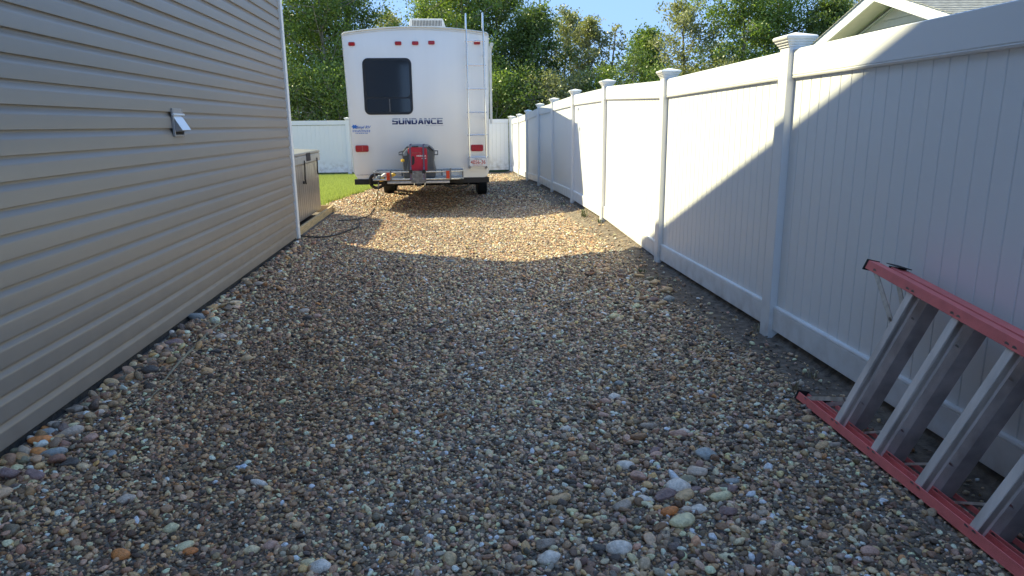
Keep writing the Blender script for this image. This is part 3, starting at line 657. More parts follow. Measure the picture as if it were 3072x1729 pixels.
for i, ch in enumerate('SUNDANCE'):
    for qi, qd in enumerate(LT[ch]):
        b.prism([(u*WL*.90, .0004*qi, v*HL) for u, v in qd], (0, .002, 0), Matrix.Translation((a.x-to.x+i*WL, yT-to.y, a.z-to.z)))
dm = decal_mat(); ls = [l for l in dm.node_tree.links if l.from_node.type == 'SEPXYZ']; sx_ = ls[0].from_node; cr_ = ls[0].to_socket
dm.node_tree.links.remove(ls[0]); dm.node_tree.links.new(sx_.outputs[2], cr_)
b.build('lettering', dm, tr)
txt('lettering', 'BY HEARTLAND', M['silver_decal'], 1279, 375.6, 1330, 378.2)
txt('lettering', 'Smyl RV', M['blue_decal'], 1069, 377.5, 1113, 389, bold=.012, shear=.35)
bl = []
for k in range(12):
    a_ = k/12*6.283; r_ = .034 if k % 2 else .058; bl.append((P3(1064, 383).x+r_*math.cos(a_)*1.1, yT-.001, P3(1064, 381).z+r_*math.sin(a_)*.75))
MB().prism(bl, (0, .002, 0)).build('maple_leaf_decal', M['blue_decal'], tr, off=to)
for s_, y0, x0, x1 in (('1 888 668 3395  La Corey AB', 391, 1058, 1114), ('1 800 661 2239  Red Deer AB', 395, 1058, 1114), ('Nobody does it like us', 399.5, 1066, 1104)):
    pass
for y0, x0, x1 in ((391.5, 1058, 1114), (395.6, 1058, 1114), (400.2, 1067, 1103)):   # print too small to read: short blue dashes
    x = x0; rr = random.Random(int(y0)); b = MB()
    while x < x1-2:
        w_ = rr.uniform(1.2, 5); a_ = P3(x, y0+1.1); c_ = P3(min(x+w_, x1), y0-1.0); b.box((a_.x, yT, a_.z), (c_.x, yT+.002, c_.z)); x += w_+rr.uniform(1, 2.4)
    b.build('small_print', M['blue_decal'], tr, off=to)
txt('lettering', 'www.HEARTLANDRVS.com', M['navy'], 1071, 523.5, 1118, 526.5)
# number plate
a = P3(1408.5, 498); c = P3(1460, 472)
pl = MB().prism(rrect(a.x, a.z, c.x, c.z, .012, TY-.145, 3), (0, .003, 0)).build('number_plate', M['plate'], tr, bevel=.001, off=to)
wP = c.x-a.x; hP = c.z-a.z
text('plate_number', '4BS6-36', M['plate_red'], pl, Vector((a.x+.035*wP*1.8, TY-.1465, a.z+.26*hP))-to, wP*.84, hP*.46, bold=.004)
text('plate_word', 'Alberta', M['navy'], pl, Vector((a.x+.27*wP, TY-.1465, a.z+.78*hP))-to, wP*.42, hP*.15, shear=.3)
text('plate_word', 'WILD ROSE COUNTRY', M['plate_red'], pl, Vector((a.x+.2*wP, TY-.1465, a.z+.09*hP))-to, wP*.58, hP*.09)
# ladder on the rear wall
lad = empty('rear_ladder_frame', (0, 0, 0)); bpy.data.objects.remove(lad)
yl = TY-.12
def PL(px, py, Y=None): return gy(px, py, yl if Y is None else Y)
lr = MB(); rails = []
for (x0, y0), (x1, y1) in (((1396.8, 42), (1410, 503)), ((1447.6, 40), (1460, 503))):
    top = PL(x0, y0); bot = PL(x1, y1)
    path = [bot+Vector((0, .10, -.02)), bot+Vector((0, .03, 0)), bot+Vector((0, 0, .03))]
    for k in range(1, 10): path.append(bot.lerp(top, k/10))
    path += [top+Vector((0, 0, -.05)), top+Vector((0, .02, 0)), top+Vector((0, .07, .012)), top+Vector((0, .13, -.02)), top+Vector((0, .16, -.10)), Vector((top.x, top.y+.19, 3.12))]
    rails.append((bot, top)); MB().tube(path, .0135, 8).build('ladder_rail', M['alu'], tr, smooth=True, off=to)
    for py in (161, 349):
        t = (py-y1)/(y0-y1); p = bot.lerp(top, t); MB().tube([p, Vector((p.x, TY, p.z))], .011, 6).build('ladder_standoff', M['alu_dull'], tr, smooth=True, off=to)
    MB().tube([(bot.x, TY-.03, bot.z), (bot.x, TY+.002, bot.z)], .028, 8).build('ladder_foot', M['galv'], tr, smooth=True, off=to)
for py in (124.7, 196.6, 267.7, 337.7, 405.4, 472):
    z = PL(1425, py).z; ps = []
    for bot, top in rails: ps.append(bot.lerp(top, (z-bot.z)/(top.z-bot.z)))
    ps[0] += Vector((-.03, 0, 0)); ps[1] += Vector((.03, 0, 0))
    MB().tube(ps, .0095, 6).build('ladder_rung', M['alu'], tr, smooth=True, off=to)
# roof AC and vent dome
YA = TY+3.3
a = gy(1228.5, 80, YA); c = gy(1336.5, 56, YA); zr_ = 3.34
b = MB().prism([(a.x-.02, YA, zr_), (c.x+.03, YA, zr_), (c.x+.01, YA, zr_+.18), (c.x-.06, YA, c.z), (a.x+.03, YA, c.z), (a.x, YA, c.z-.05)], (0, .85, 0)).build('roof_air_conditioner', M['ac_plastic'], tr, bevel=.02, seg=2, off=to)
nS = 20; x0 = a.x+.075; x1 = c.x-.10
for k in range(nS):
    x = x0+(x1-x0)*k/(nS-1)
    MB().box((x-.0085, YA-.004, c.z-.155), (x+.0085, YA+.004, c.z-.04)).box((x-.0085, YA-.004, c.z-.21), (x+.0085, YA+.004, c.z-.175)).build('slot', M['slot'], b, off=to)
YD = TY+1.0; p = gy(1257, 77, YD); b = MB(); ringsd = [(.18, 0), (.175, .03), (.14, .055), (.07, .072), (0.005, .078)]
zd = p.z-.075
vs = []; 
for r_, z_ in ringsd: vs += [(p.x+r_*1.0*math.cos(k/16*6.283), YD+.2+r_*math.sin(k/16*6.283), zd+z_) for k in range(16)]
fs = [(i*16+j, i*16+(j+1) % 16, (i+1)*16+(j+1) % 16, (i+1)*16+j) for i in range(4) for j in range(16)]+[tuple(range(64, 80))]
b.add(vs, fs).build('roof_vent_dome', M['cream'], tr, smooth=True, off=to)
MB().box((p.x-.16, YD+.05, 3.16), (p.x+.16, YD+.35, zd+.002)).build('roof_vent_base', M['ac_plastic'], tr, off=to)
# bumper, chassis, wheels
MB().box((-1.80, TY-.015, .405), (.665, TY+.09, .505)).build('bumper', M['black_steel'], tr, bevel=.006, off=to)
MB().box((-1.25, TY+.1, .36), (-1.12, TY+8, .49)).build('chassis_beam', M['black_steel'], tr, off=to)
MB().box((.05, TY+.1, .36), (.18, TY+8, .49)).build('chassis_beam', M['black_steel'], tr, off=to)
def wheel(x, y):
    z = G(x, y)+.36; m = Matrix.Translation((x, y, z)) @ Matrix.Rotation(R(90), 4, 'Y')
    prof = [(.20, -.10), (.30, -.115), (.345, -.10), (.36, -.06), (.36, .06), (.345, .10), (.30, .115), (.20, .10)]
    n_ = 28; vs = [(r_*math.cos(k/n_*6.283), r_*math.sin(k/n_*6.283), z_) for r_, z_ in prof for k in range(n_)]; k_ = len(prof)
    fs = [(i*n_+j, i*n_+(j+1) % n_, ((i+1) % k_)*n_+(j+1) % n_, ((i+1) % k_)*n_+j) for i in range(k_) for j in range(n_)]
    w = MB().add(vs, fs, m).build('wheel', M['rubber'], tr, smooth=True, off=to)
    prof = [(.205, -.09), (.19, -.05), (.06, -.03), (.06, .03), (.19, .05), (.205, .09)]
    vs = [(r_*math.cos(k/n_*6.283), r_*math.sin(k/n_*6.283), z_) for r_, z_ in prof for k in range(n_)]
    fs = [(i*n_+j, i*n_+(j+1) % n_, (i+1)*n_+(j+1) % n_, (i+1)*n_+j) for i in range(len(prof)-1) for j in range(n_)]+[tuple(range(2*n_, 3*n_)), tuple(range(3*n_, 4*n_))]
    MB().add(vs, fs, m).build('rim', M['trailer_trim'], w, smooth=True, off=to)
xl = gy(1164, 560, 16.6).x; xr = gy(1447, 560, 16.6).x
for y in (16.9, 17.85):
    wheel(xl, y); wheel(xr, y)
    MB().tube([(xl, y, G(0, y)+.30), (xr, y, G(0, y)+.30)], .04, 8).build('axle', M['black_steel'], tr, smooth=True, off=to)
MB().box((-1.80, TY+8.0, .40), (.8, TY+8.3, .5)).build('front_frame', M['black_steel'], tr, off=to)
for x in (-1.5, .6): MB().box((x-.05, TY+7.6, G(x, TY+7.6)), (x+.05, TY+7.7, .5)).build('landing_leg', M['black_steel'], tr, off=to)
# awning arm on the right flank
MB().box((.71, TY+.16, 1.47), (.755, TY+.22, 2.84)).build('awning_arm', M['trailer_trim'], tr, bevel=.006, off=to)
MB().tube([(.76, TY+.15, 2.86), (.76+.028*6, TY+6.3, 2.9)], .035, 8).build('awning_roller', M['trailer_trim'], tr, smooth=True, off=to)
# mud, undercarriage hose loops
hs = [gy(px, py, 13.6) for px, py in ((1318, 545), (1335, 557), (1360, 566), (1390, 565), (1412, 554))]
MB().tube(hs, .013, 6).build('hanging_hose', M['steel_grey'], tr, smooth=True, off=to)
hs = [gy(px, py, 13.7) for px, py in ((1325, 545), (1350, 558), (1375, 562), (1400, 558), (1408, 548))]
MB().tube(hs, .010, 6).build('hanging_hose', M['steel_grey'], tr, smooth=True, off=to)
# black sewer hose loop by the left bumper
cc = gy(1131, 544, TY-.05); b = MB(); pts = []
for k in range(33):
    t = -2.6+k/32*5.6; pts.append((cc.x+.125*math.cos(t+math.pi), cc.y+.05*math.sin(t*.5), cc.z+.125*math.sin(t+math.pi)))
hl = MB().tube(pts, .028, 8).build('hose_loop', M['hose'], None, smooth=True); tag(hl, 'thick black hose loop hanging behind the left end of the trailer bumper', 'hose')
# ------------------------------------------------------------------ cargo carrier
cy0, cy1 = TY-.66, TY-.05
ca = empty('cargo_carrier', (-.47, TY-.35, .5)); tag(ca, 'grey steel hitch cargo carrier with orange reflectors behind the trailer', 'cargo carrier'); co = ca.location
f = lambda px, py, Y=cy0: gy(px, py, Y)
zt_f = f(1200, 517).z; zb_f = f(1200, 543).z
xl_f = f(1120, 517).x; xr_f = f(1389, 500).x
zf = zb_f+.02
fr = MB(); rpt = lambda x, y, z: Vector((x, y, z))
# basket bottom tray, slight droop to the right as in the photo
trz = zf-.01
MB().box((xl_f+.03, cy0+.02, trz), (xr_f-.01, cy1-.02, trz+.012)).build('tray', M['steel_grey'], ca, off=co)
for k in range(9):
    y = cy0+.05+k*.06; MB().box((xl_f+.04, y, trz+.013), (xr_f-.02, y+.02, trz+.02)).build('tray_slat', M['galv'], ca, off=co)
corn = lambda z: [rpt(xl_f, cy0, z), rpt(xr_f-.12, cy0, z), rpt(xr_f, cy0+.10, z), rpt(xr_f, cy1, z), rpt(xl_f, cy1, z), rpt(xl_f, cy0+.01, z)]
MB().tube(corn(zt_f), .0135, 8).build('upper_rail', M['galv'], ca, smooth=True, off=co)
MB().tube([p+Vector((0, 0, .0)) for p in corn(trz+.012)], .016, 8).build('lower_rail', M['galv'], ca, smooth=True, off=co)
for x, y in ((xl_f+.02, cy0), (xl_f+.45, cy1), (xr_f, cy1), (xr_f-.38, cy1), (xr_f-.01, cy0+.12), (xl_f+.02, cy1)):
    MB().box((x-.012, y-.008, trz), (x+.012, y+.008, zt_f)).build('upright', M['steel_grey'], ca, off=co)
a = f(1234, 545); c = f(1278, 514); MB().box((a.x, cy0-.022, a.z-.02), (c.x, cy0-.016, c.z+.01)).build('mounting_plate', M['steel_grey'], ca, bevel=.002, off=co)
for px, py in ((1241, 522), (1241, 537), (1270, 537), (1270, 522)):
    p = f(px, py); MB().tube([(p.x, cy0-.034, p.z), (p.x, cy0-.022, p.z)], .010, 8).build('bolt', M['alu'], ca, smooth=True, off=co)
MB().box((f(1162, 540).x, cy0-.012, trz-.06), (f(1349, 540).x, cy0+.028, trz-.018)).build('cross_beam', M['galv'], ca, bevel=.004, off=co)
MB().box((f(1256, 540).x-.035, cy0-.03, trz-.11), (f(1256, 540).x+.035, TY+.4, trz-.062)).build('hitch_bar', M['black_steel'], ca, off=co)
for px in (1243, 1275): 
    p = f(px, 552); MB().tube([(p.x, cy0-.03, trz-.055), (p.x, cy0-.03, p.z-.02)], .008, 6).build('u_bolt', M['alu'], ca, smooth=True, off=co)
for px0, px1, py0, py1 in ((1160.5, 1169.5, 519, 541), (1339, 1348.5, 512, 536)):
    a = f(px0, py1); c = f(px1, py0); MB().box((a.x, cy0-.035, a.z), (c.x, cy0-.018, c.z)).build('reflector', M['orange'], ca, bevel=.003, off=co)
    MB().box((c.x+.002, cy0-.018, a.z-.02), (c.x+.03, cy0+.0, c.z+.04)).build('reflector_bracket', M['steel_grey'], ca, off=co)
# generator ------------------------------------------------------------
gY0, gY1 = TY-.60, TY-.12
ge = empty('portable_generator', (-.62, TY-.35, trz+.02)); tag(ge, 'red and dark grey portable generator strapped on the cargo carrier', 'generator'); go_ = ge.location
q = lambda x, y: gy(1080+x/6.44, 420+y/6.44, gY0)
zb0 = trz+.022
def prof(pts): return [(q(*p).x, 0, max(q(*p).z, zb0)) for p in pts]
shell = prof([(845, 745), (835, 600), (820, 400), (805, 270), (815, 215), (905, 120), (960, 104), (1270, 100), (1330, 112), (1425, 195), (1440, 260), (1425, 420), (1440, 500), (1465, 600), (1450, 745)])
MB().prism([(x, gY0+.05, z) for x, y, z in shell], (0, gY1-gY0-.05, 0)).build('shell', M['gen_grey'], ge, bevel=.02, seg=2, off=go_)
front = prof([(900, 600), (925, 330), (900, 230), (925, 160), (985, 135), (1255, 135), (1300, 170), (1340, 250), (1335, 600)])
MB().prism([(x, gY0+.012, z) for x, y, z in front], (0, .05, 0)).build('front_surround', M['gen_grey'], ge, bevel=.01, off=go_)
red = prof([(975, 598), (985, 330), (925, 250), (925, 165), (985, 142), (1215, 142), (1290, 170), (1300, 300), (1300, 598)])
MB().prism([(x, gY0-.002, z) for x, y, z in red], (0, .016, 0)).build('front_panel', M['gen_red'], ge, bevel=.007, off=go_)
shl = prof([(820, 270), (905, 165), (920, 165), (920, 300), (835, 320)]); MB().prism([(x, gY0+.03, z) for x, y, z in shl], (0, .03, 0)).build('shoulder', M['gen_light'], ge, bevel=.006, off=go_)
shr = prof([(1320, 120), (1425, 205), (1415, 225), (1340, 165)]); MB().prism([(x, gY0+.03, z) for x, y, z in shr], (0, .03, 0)).build('intake_grille', M['slot'], ge, bevel=.003, off=go_)
top = prof([(905, 118), (960, 106), (1290, 104), (1330, 116), (1300, 150), (930, 150)]); MB().prism([(x, gY0+.006, z) for x, y, z in top], (0, .05, 0)).build('top_panel', M['gen_light'], ge, bevel=.008, off=go_)
dk = prof([(1005, 312), (1045, 320), (1055, 360), (1055, 450), (1030, 485), (1005, 488)]); MB().prism([(x, gY0-.006, z) for x, y, z in dk], (0, .006, 0)).build('recoil_recess', M['slot'], ge, off=go_)
for s, xs_ in ((0, (820, 750, 748, 820)), (1, (1425, 1498, 1500, 1425))):
    ys_ = (225, 245, 288, 292) if s == 0 else (215, 215, 285, 290)
    MB().tube([Vector((q(x, y).x, gY0+.06, q(x, y).z)) for x, y in zip(xs_, ys_)], .012, 6).build('carry_handle', M['gen_grey'], ge, smooth=True, off=go_)
cp = prof([(1000, 122), (1130, 118), (1125, 135), (1005, 138)]); MB().prism([(x, gY0-.004, z) for x, y, z in cp], (0, .03, 0)).build('fuel_cap', M['slot'], ge, bevel=.003, off=go_)
a = q(1097, 327); c = q(1278, 293)
text('lettering', 'HONDA', M['white_print'], ge, Vector((a.x, gY0-.0045, a.z))-go_, c.x-a.x, c.z-a.z, bold=.03)
a = q(1190, 368); c = q(1278, 345)
text('lettering', 'i3000', M['white_print'], ge, Vector((a.x, gY0-.0045, a.z))-go_, c.x-a.x, c.z-a.z, bold=.02)
a = q(1000, 268); c = q(1185, 240)
text('lettering', 'INVERTER', M['lens_base'], ge, Vector((a.x, gY0-.0045, a.z))-go_, c.x-a.x, c.z-a.z, bold=.02)
for x in (985, 1240):
    w_ = .014; p1 = q(x, 600)
    pts_ = [Vector((p1.x, cy0-.028, trz)), Vector((p1.x, cy0-.028, zt_f+.02)), Vector((p1.x, gY0-.016, zt_f+.08)), Vector((p1.x, gY0-.016, q(x, 150).z)), Vector((p1.x, gY0+.02, q(x, 92).z)), Vector((p1.x, gY1, q(x, 92).z))]
    b = MB(); 
    for k in range(len(pts_)-1):
        A, B = pts_[k], pts_[k+1]; nn = (B-A).cross(Vector((1, 0, 0))).normalized()*.0015; d = Vector((w_, 0, 0))
        b.add([A-d+nn, A+d+nn, B+d+nn, B-d+nn, A-d-nn, A+d-nn, B+d-nn, B-d-nn], [(0, 1, 2, 3), (7, 6, 5, 4), (0, 4, 5, 1), (1, 5, 6, 2), (2, 6, 7, 3), (3, 7, 4, 0)])
    b.build('strap', M['strap'], ge, off=go_)
    MB().box((p1.x-.03, cy0-.05, q(x, 640).z), (p1.x+.03, cy0-.029, q(x, 570).z)).build('ratchet', M['black_steel'], ge, bevel=.004, off=go_)
p = q(808, 400); MB().tube([(p.x-.01, gY0+.03, p.z), (p.x+.03, gY0+.06, p.z)], .024, 8).build('drain_knob', M['yellow'], ge, smooth=True, off=go_)
# plugs on the tray
for nm, px, py, l_, m_, lab in (('yellow', 1146, 539, .07, M['yellow'], 'yellow plug head lying on the left end of the cargo carrier'),
                               ('amber', 1178, 525, .075, M['yellow'], 'round amber plug beside the left orange reflector on the carrier'),
                               ('white', 1153, 526, .085, M['white_trim'], 'tilted pale grey plug standing between two yellow ones on the carrier'),
                               ('blue', 1135, 533, .06, M['gen_light'], 'blue-grey plug at the far left of the carrier tray')):
    p = gy(px, py, cy0+.03); a_ = random.uniform(-.7, .7); pz = p.z
    rt = empty('power_plug', (p.x, cy0+.05, pz)); tag(rt, lab, 'plug')
    MB().tube([(-l_*.7, 0, -.03), (-l_*.2, 0, -.01), (l_*.3, 0, .01), (l_*.55, 0, .02)], [.016, .032, .036, .028], 10).build('plug_body', m_, rt, smooth=True)
    MB().tube([(l_*.56, 0, .02), (l_*.75, 0, .028)], .018, 8).build('plug_face', M['steel_grey'], rt, smooth=True)
# ------------------------------------------------------------------ cables
def gp(px, py, dz=.030):
    z = 0.0
    for _ in range(6):
        r = ray(px, py); t = (z-H)/r.z; x, y = r.x*t, r.y*t; z = G(x, y)+dz
    return Vector((x, y, z))
def smooth_path(pts, n=6):
    out = []
    P_ = [pts[0]]+list(pts)+[pts[-1]]
    for i in range(1, len(P_)-2):
        for k in range(n):
            t = k/n; a, b_, c, d = P_[i-1], P_[i], P_[i+1], P_[i+2]
            out.append(.5*((2*b_)+(-a+c)*t+(2*a-5*b_+4*c-d)*t*t+(-a+3*b_-3*c+d)*t**3))
    out.append(P_[-2]); return out
st = gy(1136, 545, cy0)
cab = [st, gy(1134, 575, cy0-.25), gp(1128, 615), gp(1119, 632), gp(1104, 649), gp(1075, 657), gp(1040, 661), gp(1012, 662)]
tag(MB().tube(smooth_path(cab), .008, 6).build('power_cable', M['hose'], None, smooth=True), 'thin dark cable dropping from the carrier and lying across the gravel', 'cable')
cab = [gp(1080, 668), gp(1075, 680), gp(1050, 690), gp(1010, 704), gp(970, 711), gp(930, 711), gp(898, 707), gp(890, 703)]
tag(MB().tube(smooth_path(cab), .010, 6).build('power_cable', M['hose'], None, smooth=True), 'black cable curving over the gravel to the garage corner', 'cable')

# ------------------------------------------------------------------ hot tub
tx1 = -2.22; ty0, ty1 = 9.62, 12.05; tz0, tz1 = .085, 1.09
tb = empty('hot_tub', (tx1-1.1, 10.85, .08)); tag(tb, 'brown-grey hot tub with a grey vinyl cover behind the garage corner', 'hot tub'); bo = tb.location
MB().box((tx1-2.2, ty0+.02, tz0), (tx1-.02, ty1-.02, tz1-.18)).build('cabinet', M['spa_panel'], tb, bevel=.03, seg=2, off=bo)
for k in range(16):
    y = ty0+.1+k*(ty1-ty0-.2)/16; MB().box((tx1-.0195, y+.004, tz0+.02), (tx1-.012, y+(ty1-ty0-.2)/16-.004, tz1-.19)).build('cabinet_slat', M['spa_panel'], tb, bevel=.002, off=bo)
MB().box((tx1-2.24, ty0-.02, tz1-.185), (tx1+.012, ty1+.01, tz1-.055)).build('cover_skirt', M['spa_cover'], tb, bevel=.02, seg=2, off=bo)
MB().prism([(tx1-2.24, ty0-.025, tz1-.054), (tx1+.016, ty0-.025, tz1-.054), (tx1+.012, ty0-.02, tz1-.015), (tx1-1.1, ty0, tz1+.05), (tx1-2.2, ty0, tz1-.01)], (0, ty1-ty0+.03, 0)).build('cover_top', M['spa_top'], tb, bevel=.01, off=bo)
MB().box((tx1+.0125, 10.93, tz1-.15), (tx1+.016, 11.25, tz1-.03)).build('cover_label', M['slot'], tb, off=bo)
for y, ln_ in ((10.75, .26), (11.75, .18)):
    pts = [(tx1+.018, y, tz1-.13), (tx1+.018, y+.01, tz1-.22), (tx1+.008, y+.02, tz1-.22-ln_*.7), (tx1+.006, y+.07, tz1-.22-ln_)]
    MB().tube(pts, .011, 5).build('strap', M['black_steel'], tb, off=bo)
MB().tube([(tx1-.01, 10.70, tz1-.45), (tx1+.01, 10.70, tz1-.45)], .022, 8).build('buckle', M['black_steel'], tb, off=bo)
# timber edging
te = empty('timber_edging', (-2.14, 11, 0)); tag(te, 'pale new lumber edging on the gravel beside the hot tub', 'timber frame'); eo = te.location
MB().box((-2.15, 9.52, -.03), (-2.11, 12.42, .105)).build('board', M['lumber'], te, bevel=.003, off=eo)
MB().box((-2.20, 9.42, -.03), (-2.11, 9.515, .150)).build('post_end', M['lumber'], te, bevel=.003, off=eo)
MB().box((-4.3, 12.425, -.03), (-2.09, 12.465, .11)).build('board', M['lumber'], te, bevel=.003, off=eo)
MB().box((-2.1095, 12.30, -.03), (-2.07, 12.42, .085)).build('stake', M['lumber'], te, bevel=.003, off=eo)

# ------------------------------------------------------------------ step ladder leaning on its side
sl_root = empty('step_ladder', (1.80, 3.42, 0)); tag(sl_root, 'red fiberglass step ladder with aluminium steps lying on its side against the fence', 'step ladder')
foot = Vector((1.785, 3.345, 0.014))
U = Vector((-.012, -1, .0)).normalized()                 # along the ladder, feet to top
Vv = Vector((.215, -.285, .955)).normalized()               # width direction, leaning to the fence
Wn = U.cross(Vv).normalized()
if Wn.x < 0: Wn = -Wn
def LM(o): return Matrix(((U.x, Vv.x, Wn.x, o.x), (U.y, Vv.y, Wn.y, o.y), (U.z, Vv.z, Wn.z, o.z), (0, 0, 0, 1)))
LMx = LM(foot); so = sl_root.location
LEN = 3.2; TP = .105
def wtop(u): return .842-TP*u
def channel(v0f, sgn, w0, w1, u0, name):
    # C channel: web at v0f(u), flanges pointing sgn in v
    t = .005; fl = .043; b = MB()
    def seg(va, vb, wa, wb):
        A = [(u0, v0f(u0)+sgn*va, wa), (u0, v0f(u0)+sgn*vb, wa), (u0, v0f(u0)+sgn*vb, wb), (u0, v0f(u0)+sgn*va, wb)]
        B = [(LEN, v0f(LEN)+sgn*va, wa), (LEN, v0f(LEN)+sgn*vb, wa), (LEN, v0f(LEN)+sgn*vb, wb), (LEN, v0f(LEN)+sgn*va, wb)]
        b.add(A+B, [(0, 1, 2, 3), (7, 6, 5, 4), (0, 4, 5, 1), (1, 5, 6, 2), (2, 6, 7, 3), (3, 7, 4, 0)], LMx)
    seg(0, t, w0, w1); seg(t+.0002, fl, w0, w0+t); seg(t+.0002, fl, w1-t, w1)
    return b.build(name, M['rail_red'], sl_root, bevel=.0012, off=so)
lo = lambda u: 0.0
FW = (0.0, .055); RW = (.080, .158)
sets = []
for (w0, w1), us in ((FW, .0), (RW, .06)):
    channel(lo, 1, w0, w1, us, 'side_rail'); channel(wtop, -1, w0, w1, us, 'side_rail')
    for vf, sg in ((0.0, 1), (wtop(us), -1)):
        MB().box((us-.012, vf-.004 if sg > 0 else vf-.052, w0-.003), (us-.001, vf+.052 if sg > 0 else vf+.004, w1+.003), LMx).build('foot_pad', M['rubber'], sl_root, off=so)
riv = MB().tube([(0, 0, -.0045), (0, 0, -.0015), (0, 0, 0)], [.004, .0095, .0115], 8).mesh('rivet', M['rivet'], smooth=True)
rmat = LMx.to_3x3().to_euler()
def rivet(u, v, w):
    p = LMx @ Vector((u, v, w)); inst('rivet', riv, sl_root, p-so, rmat)
nst = 9
for k in range(nst):
    u = .40+.305*k; du = .010
    v0, v1 = .008, wtop(u)-.008
    # front step: tread with ribs and two flanges
    b = MB(); w0, w1 = FW[0]+.0068, FW[1]-.0068
    b.box((u-.050, v0, w0), (u-.046, v1, w1), LMx)                  # web
    b.box((u-.0458, v0, w0), (u-.012, v1, w0+.004), LMx)            # outer flange
    b.box((u-.0458, v0, w1-.004), (u-.016, v1, w1), LMx)
    b.box((u-.0155, v0, w1-.012), (u-.012, v1, w1), LMx)
    for rw in (.016, .024, .032): b.box((u-.0458, v0, w0+rw), (u-.0445, v1, w0+rw+.003), LMx)
    b.build('step', M['alu_dull'], sl_root, off=so)
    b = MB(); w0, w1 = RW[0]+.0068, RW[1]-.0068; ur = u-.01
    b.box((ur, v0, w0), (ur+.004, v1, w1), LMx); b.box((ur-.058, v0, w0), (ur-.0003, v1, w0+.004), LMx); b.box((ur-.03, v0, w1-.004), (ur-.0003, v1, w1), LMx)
    b.build('rear_step', M['alu_dark'], sl_root, off=so)
    for uu in (u-.05, u-.012):
        rivet(uu, .032, FW[0]); rivet(uu, wtop(uu)-.032, FW[0]); rivet(uu-.004, .032, RW[0])
    rivet(u-.035, .16, RW[0]+.0065); rivet(u-.035, wtop(u)-.16, RW[0]+.0065)
def brace(u0, v0, u1, v1, w, wd=.012):
    a = Vector((u0, v0, w)); c = Vector((u1, v1, w)); d = (c-a).normalized().cross(Vector((0, 0, 1)))*wd
    MB().add([a-d, a+d, c+d, c-d, a-d+Vector((0, 0, .003)), a+d+Vector((0, 0, .003)), c+d+Vector((0, 0, .003)), c-d+Vector((0, 0, .003))],
             [(3, 2, 1, 0), (4, 5, 6, 7), (0, 1, 5, 4), (1, 2, 6, 5), (2, 3, 7, 6), (3, 0, 4, 7)], LMx).build('brace', M['galv'], sl_root, off=so)
brace(.07, .035, .35, .165, FW[0]+.010); brace(.07, wtop(.07)-.035, .35, wtop(.35)-.20, FW[0]+.010)
brace(.12, .035, .34, .165, RW[0]+.010); brace(.12, wtop(.1)-.035, .34, wtop(.34)-.20, RW[0]+.010)
for k in range(1, 4): brace(.40+.305*k-.21, .05, .40+.305*k-.04, .16, FW[1]+.012, .006)
rivet(.345, .16, FW[0]+.003); rivet(.345, wtop(.345)-.19, FW[0]+.003); rivet(.08, .032, FW[0]); rivet(.08, wtop(.08)-.032, FW[0])
# rubber shoe on the upper rear foot
MB().box((-.01, wtop(0)+.001, RW[0]+.015), (.10, wtop(0)+.005, RW[1]), LMx).build('foot_shoe', M['rubber'], sl_root, bevel=.002, off=so)

